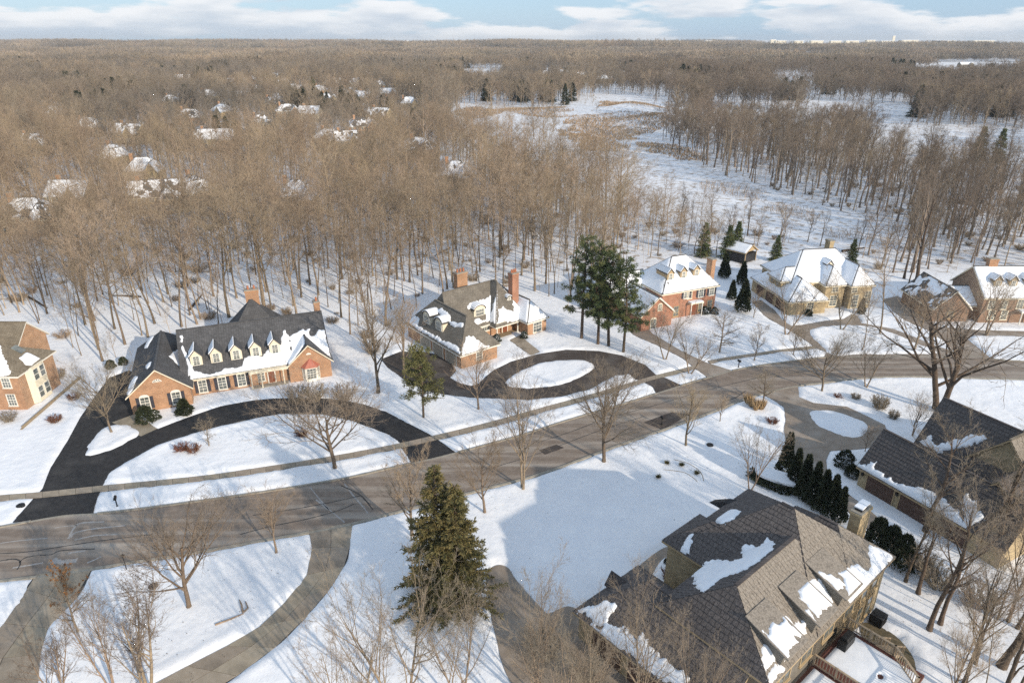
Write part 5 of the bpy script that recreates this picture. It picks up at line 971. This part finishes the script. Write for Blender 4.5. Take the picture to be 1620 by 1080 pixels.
# ---------------------------------------------------------------- woods
CLEAR = [gpoly(p) for p in (
    [(715, 178), (738, 162), (855, 168), (905, 160), (950, 149), (1010, 150), (1085, 160), (1115, 172), (1060, 192), (1045, 212), (1100, 255), (1200, 294), (1330, 336), (1420, 355), (1420, 402), (1300, 386), (1150, 366), (1050, 346), (980, 328), (900, 306), (830, 276), (760, 240), (700, 200)],
    [(1370, 198), (1660, 203), (1660, 284), (1500, 280), (1375, 266)], [(1270, 156), (1445, 165), (1445, 214), (1270, 208)], [(1450, 98), (1640, 98), (1640, 122), (1440, 121)], [(1215, 120), (1290, 121), (1290, 150), (1215, 148)], [(1120, 165), (1290, 180), (1290, 218), (1120, 208)], [(730, 108), (800, 110), (800, 132), (730, 130)], [(1190, 70), (1700, 71), (1700, 80), (1190, 79)], [(900, 72), (1010, 72), (1010, 77), (900, 77)], [(600, 72), (700, 72), (700, 77), (600, 77)], [(1180, 84), (1330, 85), (1330, 93), (1180, 92)])]
LAWN = gpoly([(-140, 700), (-140, 540), (0, 505), (85, 535), (105, 565), (140, 582), (190, 570), (225, 545), (303, 532), (385, 516), (457, 512), (525, 515), (556, 548), (600, 538), (650, 505), (717, 488), (760, 470), (830, 468), (870, 480), (905, 492), (930, 490), (985, 455), (1010, 425), (1050, 410), (1110, 415), (1150, 412), (1175, 392), (1225, 398), (1290, 394), (1350, 405), (1400, 440), (1430, 465), (1480, 440), (1560, 430), (1640, 438), (1800, 500), (1800, 800), (1650, 860), (1440, 880), (1430, 960), (1460, 1200), (-400, 1200)])
HOUSES = []
def forest_points(xr, yr, step, seed, keep=1.0):
    g = np.random.default_rng(seed); xs, ys = np.meshgrid(np.arange(*xr, step), np.arange(*yr, step)); x = (xs + g.uniform(-.48, .48, xs.shape) * step).ravel(); y = (ys + g.uniform(-.48, .48, ys.shape) * step).ravel()
    ok = (np.abs(x) < y * .80 + 14) & (g.random(len(x)) < keep)
    x, y = x[ok], y[ok]
    for c in CLEAR: m = psdf(x, y, c) < g.uniform(-2, 3, len(x)); x, y = x[m], y[m]
    m = psdf(x, y, LAWN) < -1.0; x, y = x[m], y[m]
    for hx, hy, hr in HOUSES: m = (x - hx) ** 2 + (y - hy) ** 2 > hr * hr; x, y = x[m], y[m]
    return x, y
def sight_cap(x, y, hh):               # trees between the drone and a visible house stay below its eaves (streets and gardens there)
    for hx, hy, hr in HOUSES:
        if hy - 130 < y < hy and abs(x - hx * y / hy) < hr * .75: hh = min(hh, max(3.0, CAMH - (CAMH - 3.4) * y / hy) * rnd.choice((.8, 1, 1, 1.25, 1.6, 2.2)))
    return hh
# ---------------------------------------------------------------- houses among the far trees
BG = [  # roof centre pixel, size, turn, wall, label
 (340, 214, 19, 9, 14, 'stone', 'long snowy roofed house deep in the left woods'), (520, 214, 14, 9, -25, 'brick', 'dark and white roofed house left of centre in the woods'), (413, 190, 12, 9, 30, 'stone', 'steep white gable house amid the left woods'), (53, 222, 12, 8, 10, 'stone', 'pale roof half hidden near the left edge'), (180, 240, 11, 8, -20, 'stone', 'small gabled roof in the left woods'), (227, 262, 13, 9, 15, 'stone', 'house with low dormer behind orange twigs at left'),
 (245, 300, 15, 10, 20, 'stone', 'nearest snowy roofed house in the left woods'), (308, 292, 13, 9, -30, 'brick_brown', 'house with brown gable beside the nearest left roof'), (470, 300, 12, 9, 10, 'stone', 'snowy roof behind the woods above the dormered house'), (113, 300, 13, 9, 0, 'stone', 'flat looking snowy roof left of the nearest one'), (45, 330, 14, 9, 15, 'brick_brown', 'snowy roofs behind thickets at the left edge'),
 (33, 107, 16, 12, 0, 'stone', 'white dome like roof alone in the far left woods'), (290, 122, 22, 10, 5, 'stone', 'low wide white roof in the far left woods'), (270, 157, 14, 10, -15, 'stone', 'pointed white roof left of the long white one'), (330, 148, 18, 10, 8, 'stone', 'long white roof at mid left'), (383, 150, 12, 9, -10, 'stone', 'white roof right of the long one at mid left'), (415, 114, 13, 10, 20, 'stone', 'tall gabled far house at the left cluster top'), (448, 128, 16, 11, -20, 'stone', 'largest far house of the white roof cluster'), (408, 139, 14, 10, 0, 'stone', 'low far house below the white roof cluster'), (520, 153, 15, 10, 12, 'stone', 'steep white roof right of the far cluster'),
 (548, 114, 14, 10, 0, 'cream', 'cream far house on the left of the avenue of trees'), (583, 116, 14, 9, 20, 'siding', 'grey far house beside the cream one'), (633, 118, 12, 9, 0, 'stone', 'small far house at the foot of the tall pale trees'), (553, 144, 13, 9, 5, 'stone', 'white roofed house left of the tan one'), (577, 150, 13, 10, -15, 'stone', 'tan walled far house below the white roof'), (647, 160, 15, 10, 10, 'stone', 'snowy roof at the left rim of the meadow'), (664, 228, 14, 10, -10, 'brick_brown', 'grey roofed house with chimney above the central woods'), (547, 217, 11, 8, 20, 'stone', 'small roof left of the grey one'), (722, 268, 12, 9, 0, 'stone', 'pale roof sunk in the central woods'),
 (863, 115, 14, 10, 15, 'stone', 'white gabled house behind the meadow, left'), (893, 114, 13, 10, -15, 'stone', 'white gabled house behind the meadow, middle'), (957, 123, 20, 12, 25, 'brick_brown', 'large snowy house behind the meadow, right'), (1060, 118, 14, 9, 0, 'stone', 'pale house in the trees right of the meadow'), (1528, 101, 26, 12, 0, 'siding', 'low blue white roof in the far right clearing'), (1320, 113, 16, 10, 0, 'stone', 'small bright roof in the far right woods'), (1262, 128, 18, 10, 0, 'stone', 'white roof by the little far clearing')]
for q, (x, y) in enumerate(((365, 128), (395, 124), (432, 118), (470, 138), (490, 126), (505, 140), (535, 128), (565, 128), (600, 132), (615, 145), (430, 160), (455, 172), (490, 175), (352, 172), (300, 180), (205, 205), (140, 195), (85, 175), (600, 178), (575, 195), (835, 108), (920, 118), (985, 116), (760, 118))):
    BG.append((x, y, 14 + q % 4, 9 + q % 3, (q * 37) % 60 - 30, ('stone', 'brick_brown', 'cream', 'stone', 'brick')[q % 5], 'far snowy roofed house ' + ('in the woods left of the long white roof' if x < 320 else 'in the cluster left of the avenue of pale trees' if x < 480 else 'beside the avenue of pale trees' if x < 700 else 'behind the snowy meadow')))
for q, (x, y, w, d, a, wl, lab) in enumerate(BG):
    w *= .86; d *= .9; p = G(x, y, 5.5); zg_ = float(ground_z(p.x, p.y)); h = House('house', None, a, lab, loc=(p.x, p.y, zg_)); h.root['group'] = 'houses among the far trees'; far = p.y > 450
    m_ = wing(h, -w / 2, w / 2, -d / 2, d / 2, 4.6, 8.2, 'x', None if q % 3 == 0 else d * .45, None if q % 3 == 0 else d * .45, wl, 'rf_grey', 'cream', oh=.5)
    s_ = w * .12; g_ = wing(h, s_, s_ + w * .32, -d / 2 - 2.4, 1, 4.5, 7.2, 'y', None if q % 2 else 2.2, None, wl, 'rf_grey', 'cream', dz=.02, oh=.5)
    for ww in ((m_, ('front', 'left', 'right', 'back')), (g_, ('left', 'right', 'front'))):
        for ff in ww[1]:
            if ff in ww[0]: roof_snow(h, ww[0][ff], None, ww[0]['obj'], seed=200 + q, res=.6 if far else .4, th=.14, holes=(.1, .3, .42, .5)[(q * 7 + len(ff)) % 4])
    chimney(h, -w * .3, d * .1, 1.0, .8, 4, 9.6, 'brick', 0)
    for xx in (-w * .38, -w * .22, -w * .05):
        for z_ in (.8, 3.0): window(h, xx, -d / 2, z_, 'f', w=1.1, ht=1.4, nx=2, ny=2, frame='white', sill=False)
    window(h, s_ + w * .16, -d / 2 - 2.4, .8, 'f', w=1.6, ht=1.5, nx=2, ny=2, sill=False); HOUSES.append((p.x, p.y, w * .62))
    if far and q % 2: pass
for q, (x, y, w, hh, lab) in enumerate(((1233, 73, 60, 9, None), (1262, 72, 50, 8, None), (1290, 73, 70, 9, None), (1320, 73, 60, 8, None), (1345, 74, 70, 9, None), (1375, 73, 50, 12, None), (1400, 74, 60, 8, None), (1412, 70, 14, 34, 'slim tall tower on the far skyline at right'), (1435, 74, 90, 12, 'broad cream store roof on the far skyline at right'), (1485, 73, 70, 10, 'dark flat building on the far skyline at right'), (1500, 72, 60, 9, None), (1550, 73, 120, 10, 'long white building on the skyline at the right edge'), (1120, 70, 40, 9, None), (1222, 70, 30, 14, None), (640, 72, 50, 8, None), (690, 73, 50, 8, None), (980, 75, 60, 8, None))):
    p = G(x, y, 6) if y > 66 else G(x, 70, 6); p.y = min(p.y, 4300); p.x = (x - 810) / FPX * p.y * 1.0 * (cp + 0)
    p.x = ray(x, y).x / ray(x, y).y * p.y; d = w * .5; o = empty('far_building', (p.x, p.y, 26), 0, lab or 'small pale building in the distant town on the skyline', 'building', 'distant town buildings')
    mb = MB(); mb.box(-w / 2, w / 2, -d / 2, d / 2, -28, hh); mb.build('wall', M['metal_dk' if 'dark' in (lab or '') else 'cream'], o); mb = MB(); mb.box(-w / 2 - 1, w / 2 + 1, -d / 2 - 1, d / 2 + 1, hh, hh + 1.5); mb.build('roof', M['roofsnow'], o)
# ---------------------------------------------------------------- the woods: the nearest trees singly, the rest as one mass
fx, fy = forest_points((-255, 255), (84, 200), 4.3, 1, .93); f2 = forest_points((-255, 255), (200, 300), 5.2, 2, .93); fx, fy = np.concatenate([fx, f2[0]]), np.concatenate([fy, f2[1]])
ordr = np.argsort(np.hypot(fx, fy) + 40 * (np.abs(fx) > fy * .76)); N1 = 232
rest = []
for n, i in enumerate(ordr):
    x, y = float(fx[i]), float(fy[i]); kind = 'pole' if rnd.random() < .52 else 'forest'; hh = rnd.uniform(17, 27) if kind == 'forest' else rnd.uniform(11, 20)
    if x > 24 + .1 * y and rnd.random() < .7: kind = 'big'
    pxx = 810 + FPX * x / (y * cp + CAMH * sp_); hh *= np.interp(pxx, [960, 1060, 1340, 1440], [1, .46, .44, .85]) if y < 190 else np.interp(x, [30, 120], [1, .85])
    hh = sight_cap(x, y, hh)
    if n < N1:
        px_ = 810 + FPX * x / (y * cp + CAMH * sp_); near = y < 118 + .12 * abs(x)
        where = next(t for lim, t in ((60, 'at the left edge beyond the orange brick house'), (150, 'beyond the timber edging and orange house'), (230, 'behind the end of the black drive'), (330, 'behind the left half of the dormered house'), (430, 'behind the large chimney of the dormered house'), (530, 'behind the right end of the dormered house'), (640, 'between the dormered and the hip roofed house'), (740, 'behind the left chimney of the hip roofed house'), (860, 'behind the right chimney of the hip roofed house'), (1010, 'behind the group of dark pines'), (1180, 'behind the two storey brick house'), (1400, 'behind the stone house and garden shed'), (9999, 'behind the right hand brick house')) if px_ < lim)
        lab = ('slender bare tree ' if kind == 'pole' else 'tall bare tree ') + ('at the woods edge ' if near else 'deeper in the woods ') + where
        place_tree('woodland_tree', kind, (x, y, float(ground_z(x, y)) * .0 - .05), hh, rnd.uniform(0, 6.28), rnd.uniform(.85, 1.2), lab, 'tree', 'woods ' + where)
    else: rest.append((x, y, 0 if kind != 'pole' else 1, hh, rnd.random()))
hid = bpy.data.collections.new('tree_kinds')
def far_tree(seed, hgt, **k):
    T, C = grow(seed, hgt, trunk_r=.26, fork=k.get('fork', .35), n1=17, ang1=(30, 68), len1=k.get('len1', .34), n2=8, n3=8, n4=0, up=.12, shape='round', wob=.08, twig_r=k.get('tr', .036)); V, F = tubes(T + C); top = V[:, 2].max(); V = V / top
    return npmesh('far_tree', V, F, M['twig_far'])
kinds = []
def kind_obj(nm, me): o = bpy.data.objects.new(nm, me); hid.objects.link(o); kinds.append(nm); return o
for s in range(3):                                        # trunk and crown of the near kinds in one mesh
    tr, cr, top, wd = PROTO['forest'][s]; 
    def arr(me): a = np.empty(len(me.vertices) * 3, np.float32); me.vertices.foreach_get('co', a); f = np.empty(len(me.loops), np.int32); me.loops.foreach_get('vertex_index', f); return a.reshape(-1, 3), f.reshape(-1, 4)
    (a, f), (b, g2) = arr(tr), arr(cr); kind_obj('a%d_wood' % s, npmesh('wood_tree', np.concatenate([a, b]) / top, np.concatenate([f, g2 + len(a)]), M['twig']))
for s in range(5): kind_obj('b%d_far' % s, far_tree(500 + s, 22, len1=.36 + .03 * (s % 3), fork=.15 + .04 * s))
kind_far_fir = FIR[0][1]
def grove(seed):
    g = np.random.default_rng(seed); Vs = []; 
    P, Q = [], []
    for t in range(46):
        c = np.array([*g.uniform(-38, 38, 2), 0]); hh = g.uniform(13, 21); rr = g.uniform(3.2, 5.2); n = 70; d = g.normal(0, 1, (n, 3)); d /= np.linalg.norm(d, axis=1, keepdims=True); d *= g.random((n, 1)) ** .4
        P.append(c + d * np.array([rr, rr, hh * .36]) + np.array([0, 0, hh * .62])); Q.append(d * np.array([.5, .5, .2]) + np.array([0, 0, .7]) + g.normal(0, .25, (n, 3)))
    V, F = needles(np.concatenate(P), np.concatenate(Q), 3.4, .32, seed); return npmesh('grove', V, F, M['twig_far'])
for s in range(3): kind_obj('c%d_grove' % s, grove(600 + s))
for s in range(2):
    tr, cr, top, wd = PROTO['big'][s]; (a, f), (b, g2) = arr(tr), arr(cr); kind_obj('e%d_dark' % s, npmesh('dark_tree', np.concatenate([a, b]) / top, np.concatenate([f, g2 + len(a)]), M['twig_dark']))
kind_obj('f0_dark', npmesh('dark_far_tree', *(lambda m_: (arr(m_)[0], arr(m_)[1]))(bpy.data.objects['b1_far'].data), M['twig_dark']))
_a, _f = arr(FIR[0][1]); kind_obj('d0_fir', npmesh('far_fir', _a / 10, _f, M['yew']))
pts = [(x, y, float(ground_z(x, y)) - .1, (k == 1 and s > .5) and 1 or int(s * 3) % 3, hh, hh * rnd.uniform(.8, 1.1), s * 6.28) for x, y, k, hh, s in rest]
for s in range(2): me_ = PROTO['shrub'][s]; _a, _f = arr(me_[0]); kind_obj('g%d_brush' % s, npmesh('brush', _a / me_[2], _f, M['twig']))
right_bank = lambda x, y: x > 22 + .12 * y and rnd.random() < .75       # darker, craggier trees on the right bank
pts = [(p_[0], p_[1], p_[2], (12 + int(p_[6] * 7) % 2) if right_bank(p_[0], p_[1]) else p_[3], *p_[4:]) for p_ in pts]
g = np.random.default_rng(77)
for (yr, st, ks, kp) in (((300, 520), 7.0, 5, .95), ((520, 900), 8.2, 5, .93), ((900, 1250), 10.5, 5, .93)):
    w_ = yr[1] * .8 + 20; x, y = forest_points((-w_, w_), yr, st, int(yr[0]), kp); z = ground_z(x, y); tall = vn(x / 60, y / 60, 12) * .5 + .75
    for a, b, c, t in zip(x, y, z, tall): hh = sight_cap(a, b, t * g.uniform(15, 22)); fir_ = vn(np.array(a / 45), np.array(b / 45), 40) > .80 and g.random() < .5; pts.append((a, b, c - .2, 11 if fir_ else 14 if right_bank(a, b) else 3 + int(g.integers(0, 5)), hh * (.8 if fir_ else 1), hh * g.uniform(.75, 1.1), g.uniform(0, 6.28)))
ux, uy = forest_points((-230, 230), (95, 280), 6.5, 9, .8)      # saplings under the tall trees
for a, b in zip(ux, uy): hh = float(g.uniform(3, 11)); pts.append((a, b, float(ground_z(a, b)) - .1, int(g.integers(0, 3)), hh, hh * g.uniform(.7, 1.0), g.uniform(0, 6.28)))
vx, vy = forest_points((-230, 230), (88, 230), 5.0, 19, .3)      # brush on the woodland floor
for a, b in zip(vx, vy): hh = float(g.uniform(.5, 1.8)); pts.append((a, b, float(ground_z(a, b)), 15 if g.random() < .6 else 16, hh, hh * g.uniform(1.0, 2.4), g.uniform(0, 6.28)))
for k in range(24):                                              # scattered trees in the meadow
    p = G(g.uniform(730, 1060), g.uniform(160, 225)); hh = float(g.uniform(4, 11)); pts.append((p.x, p.y, float(ground_z(p.x, p.y)), 3 + int(g.integers(0, 5)), hh, hh * .9, k))
# tall pale trees by the meadow
for x, y, yt in ((655, 170, 95), (670, 172, 88), (685, 178, 92), (700, 185, 98), (715, 190, 105), (640, 165, 100), (690, 200, 110), (845, 215, 140), (860, 218, 142), (875, 205, 150)):
    p = G(x, y); hh = min(34, top_height(x, y, yt)); pts.append((p.x, p.y, float(ground_z(p.x, p.y)), 3, hh, hh * .9, x))
def ring(y0, y1, st):
    n = 0
    for y in np.arange(y0, y1, st):
        for x in np.arange(-y * .8, y * .8, st):
            xx, yy = x + g.uniform(-.3, .3) * st, y + g.uniform(-.3, .3) * st
            if g.random() < .93 and all(psdf(np.array([xx]), np.array([yy]), c)[0] < 0 for c in CLEAR): pts.append((xx, yy, float(ground_z(xx, yy)) - .5, 8 + int(g.integers(0, 3)), st / 62 * float(.7 + .75 * vn(np.array(xx / 420), np.array(yy / 420), 50)) if y > 2600 else (.8 + .5 * float(vn(np.array(xx / 150), np.array(yy / 150), 51))), st / 62, g.uniform(0, 6.28))); n += 1
ring(1250, 2600, 66); ring(2600, 5200, 105)
pa = np.array(pts); me = bpy.data.meshes.new('woodland'); me.vertices.add(len(pa)); me.vertices.foreach_set('co', pa[:, :3].astype(np.float32).ravel())
for nm, ty, val in (('kind_index', 'INT', pa[:, 3].astype(np.int32)), ('turn', 'FLOAT', pa[:, 6].astype(np.float32)), ('tall', 'FLOAT', pa[:, 4].astype(np.float32)), ('wide', 'FLOAT', pa[:, 5].astype(np.float32))):
    at_ = me.attributes.new(nm, ty, 'POINT'); at_.data.foreach_set('value', val)
wood = link('woodland', me); tag(wood, 'leafless brown woodland stretching to the horizon', 'woodland', kind='stuff')
ng = bpy.data.node_groups.new('scatter', 'GeometryNodeTree'); ng.interface.new_socket('Geometry', in_out='INPUT', socket_type='NodeSocketGeometry'); ng.interface.new_socket('Geometry', in_out='OUTPUT', socket_type='NodeSocketGeometry')
N = ng.nodes; gi, go = N.new('NodeGroupInput'), N.new('NodeGroupOutput'); iop = N.new('GeometryNodeInstanceOnPoints'); ci = N.new('GeometryNodeCollectionInfo'); ci.inputs['Collection'].default_value = hid; ci.inputs['Separate Children'].default_value = True; ci.inputs['Reset Children'].default_value = True
def na(n, t): q = N.new('GeometryNodeInputNamedAttribute'); q.data_type = t; q.inputs['Name'].default_value = n; return q.outputs['Attribute']
cr_ = N.new('ShaderNodeCombineXYZ'); cs_ = N.new('ShaderNodeCombineXYZ'); K = ng.links.new
m2p = N.new('GeometryNodeMeshToPoints'); K(gi.outputs[0], m2p.inputs[0]); K(m2p.outputs[0], iop.inputs['Points']); K(ci.outputs[0], iop.inputs['Instance']); iop.inputs['Pick Instance'].default_value = True; K(na('kind_index', 'INT'), iop.inputs['Instance Index'])
K(na('turn', 'FLOAT'), cr_.inputs[2]); K(cr_.outputs[0], iop.inputs['Rotation']); K(na('wide', 'FLOAT'), cs_.inputs[0]); K(na('wide', 'FLOAT'), cs_.inputs[1]); K(na('tall', 'FLOAT'), cs_.inputs[2]); K(cs_.outputs[0], iop.inputs['Scale']); K(iop.outputs[0], go.inputs[0])
md = wood.modifiers.new('scatter', 'NODES'); md.node_group = ng
# dry reeds in the meadow and brush along the creek
def reeds(name, polys, n, hh, seed, m, w=.10):
    g = np.random.default_rng(seed); P = []
    for pl in polys:
        A = np.array(gpoly(pl, True)); (x0, y0), (x1, y1) = A.min(0), A.max(0); k = int(n * (x1 - x0) * (y1 - y0) / 1000); x = g.uniform(x0, x1, k); y = g.uniform(y0, y1, k); ok = psdf(x, y, A) > (vn(x / 9, y / 9, seed) - .45) * 12; x, y = x[ok], y[ok]; P.append(np.stack([x, y, ground_z(x, y)], 1))
    P = np.concatenate(P); V, F = needles(P, np.array([0, 0, 1.]) + g.normal(0, .35, (len(P), 3)), hh, w, seed); tag(link(name, npmesh(name, V, F, M[m])), 'dry brown growth in the snowy meadow', 'reeds', kind='stuff')
reeds('dry_reeds', [[(790, 168), (840, 166), (900, 172), (905, 182), (840, 180)], [(900, 182), (1000, 180), (1060, 192), (1000, 215), (930, 215), (900, 200)], [(880, 200), (960, 215), (1000, 230), (930, 232)], [(720, 172), (760, 166), (800, 176), (740, 184)], [(960, 158), (1010, 165), (1060, 172), (1010, 178), (950, 170)], [(1000, 218), (1060, 225), (1120, 250), (1060, 250)]], 1500, 1.1, 5, 'reed', .22)
reeds('creek_brush', [[(1120, 285), (1180, 300), (1260, 330), (1330, 365), (1400, 380), (1380, 392), (1280, 358), (1180, 322), (1110, 300)]], 1600, 2.0, 6, 'twig', .05)
# ---------------------------------------------------------------- street furniture and small things
def mailbox(x, y, hh, lab, rz=.4):
    o = empty('mailbox', G(x, y), rz, lab, 'mailbox', 'kerbside mailboxes'); mb = MB(); mb.box(-.05, .05, -.05, .05, -.2, hh); mb.box(-.09, .09, -.09, .09, 0, .18); mb.build('post', M['metal_dk'], o)
    mb = MB(); mb.prism([(-.13, 0, 0), (.13, 0, 0), (.13, 0, .15)] + [(.13 * math.cos(t), 0, .15 + .12 * math.sin(t)) for t in np.linspace(.3, 2.84, 6)] + [(-.13, 0, .15)], (0, -.3, hh), (0, .3, hh)); b_ = mb.build('box', M['black'], o); mb = MB(); mb.box(.135, .155, -.05, .02, hh + .1, hh + .3); mb.build('flag', M['door_red'], b_); return o
mailbox(186, 802, 1.05, 'black mailbox on a post beside the black drive mouth'); mailbox(1168, 582, 1.05, 'black mailbox near the concrete drive by the far sidewalk'); mailbox(1047, 672, .95, 'dark mailbox at the street edge near the upright tree')
o = empty('lamp_post', G(201, 903), 0, 'short dark lamp post behind the spreading tree at the street edge', 'lamp'); mb = MB(); mb.cyl((0, 0), .05, .04, -.2, 1.5); mb.build('post', M['metal_dk'], o); mb = MB(); mb.cyl((0, 0), .08, .15, 1.5, 1.8, 6); mb.cyl((0, 0), .19, .03, 1.8, 1.95, 6); mb.build('lantern', M['black'], o)
for x, y, lab in ((33, 801, 'iron drain cover in the snow left of the black drive mouth'), (243, 929, 'iron drain cover in the snow beside the spreading tree'), (1123, 705, 'iron drain cover in the open lawn right of the upright tree')):
    p = G(x, y); o = empty('drain_cover', p + Vector((0, 0, .14)), 0, lab, 'drain cover', 'lawn drain covers'); mb = MB(); mb.cyl((0, 0), .42, .40, -.2, .06, 16); mb.build('rim', M['metal_dk'], o); mb = MB(); [mb.box(-.3, .3, y_ - .03, y_ + .03, .06, .075) for y_ in np.arange(-.24, .25, .12)]; mb.build('grate', M['black'], o)
a, b = G(34, 681), G(127, 600); o = empty('timber_edging', a, math.atan2(b.y - a.y, b.x - a.x), 'weathered timber retaining edge between the orange house and the black drive', 'retaining wall'); L_ = (b - a).length
for r_ in range(2):
    for k in range(4): mb = MB(); mb.box(k * L_ / 4 + .02 + r_ * .3, (k + 1) * L_ / 4 - .02 + r_ * .3 * (k < 3), -.11, .11, r_ * .23, r_ * .23 + .21); mb.build('timber', M['timber'], o)
for ln, lab in (([(1066, 728), (1090, 735), (1108, 748), (1113, 762)], 'curved bed edging on the open lawn, outer line'), ([(1050, 744), (1080, 748), (1095, 756), (1103, 763)], 'curved bed edging on the open lawn, inner line')):
    P = np.array([[*G(*p)[:2], .13] for p in ln]); P = np.array(smooth_line(P, 5)); V, F = tubes([(P, np.full(len(P), .04), 5)]); tag(link('bed_edging', npmesh('bed_edging', V, F, M['timber'], True)), lab, 'edging')
c0 = G(367, 972); br_ = [((-.9, -1.2, .15), (.2, -.6, .2), (1.0, 0, .16)), ((.9, .1, .16), (.5, .9, .3), (.1, 1.5, .18)), ((.9, .1, .16), (1.2, .5, .25), (.7, 1.3, .2))]
V, F = tubes([(np.array(c), np.array([.09, .07, .04]), 5) for c in br_]); tag(link('fallen_branch', npmesh('fallen_branch', V, F, M['bark_pale'], True), None, c0), 'fallen forked branch lying on the arc drive lawn', 'branch')
lg = [((1350, 396), 7, .4, 'fallen dark trunk in the snow behind the stone house'), ((310, 480), 8, .3, 'fallen trunk on the snow behind the dormered house'), ((200, 470), 6, .25, 'fallen trunk on the snow behind the end of the black drive'), ((700, 400), 7, .25, 'fallen trunk on the snow behind the hip roofed house'), ((60, 480), 9, .3, 'fallen trunk on the snow behind the orange house')]
for i, ((x, y), L_, r_, lab) in enumerate(lg):
    p = G(x, y); t = i * 1.3 + .4; Pp = np.array([[-L_ / 2 * math.cos(t), -L_ / 2 * math.sin(t), .25], [0, 0, .3], [L_ / 2 * math.cos(t), L_ / 2 * math.sin(t), .22]]); V, F = tubes([(Pp, np.array([r_ * .7, r_ * .6, r_ * .35]), 7)]); tag(link('fallen_log', npmesh('fallen_log', V, F, M['bark_dk'], True), None, p), lab, 'log', 'fallen trunks in the woods')
# fallen leaves and twig bits on the snow under the trees
g = np.random.default_rng(8); P = []
for k, x, y, yt, hw, lab in YARD:
    p = G(x, y); n = 34; r = 5.5 * np.sqrt(g.random(n)); a = g.uniform(0, 6.28, n); P.append(np.stack([p.x + r * np.cos(a), p.y + r * np.sin(a), np.full(n, .165)], 1))
n = 450; P.append(np.stack([g.uniform(-70, 70, n), g.uniform(40, 105, n), np.full(n, .165)], 1)); P = np.concatenate(P); V, F = leaves(0, P, .11, 9, None); V[:, 2] = .15 + (V[:, 2] - .165) * .3 + .02
tag(link('fallen_leaves', npmesh('fallen_leaves', V, F, M['bark_dk'])), 'dark leaf bits scattered on the snow', 'leaves', kind='stuff')
# thin trees on the slope in the lower right corner
cpoly = gpoly([(1445, 895), (1520, 860), (1660, 830), (1680, 1150), (1500, 1150), (1460, 1010)]); A = np.array(cpoly); k = 0
while k < 16:
    x, y = rnd.uniform(A[:, 0].min(), A[:, 0].max()), rnd.uniform(A[:, 1].min(), A[:, 1].max())
    if psdf(np.array([x]), np.array([y]), cpoly)[0] < 0: continue
    place_tree('bare_tree', ('pole', 'vase', 'big')[k % 3], (x, y, -.05), rnd.uniform(8, 15), rnd.uniform(0, 6), 1.0, 'thin bare tree on the wooded slope in the lower right corner', 'tree', 'thin trees of the corner slope'); k += 1
# ---------------------------------------------------------------- air
hz = MB(); hz.box(-9000, 9000, -400, 9000, -12, 75); ho = hz.build('haze', None); tag(ho, kind='stuff'); ho.data.materials.clear()
hm = bpy.data.materials.new('haze'); hm.use_nodes = True; hm.node_tree.nodes.clear(); pv = hm.node_tree.nodes.new('ShaderNodeVolumePrincipled'); om = hm.node_tree.nodes.new('ShaderNodeOutputMaterial'); hm.node_tree.links.new(pv.outputs[0], om.inputs['Volume'])
pv.inputs['Color'].default_value = (.78, .86, .95, 1); pv.inputs['Density'].default_value = .00008; ho.data.materials.append(hm)
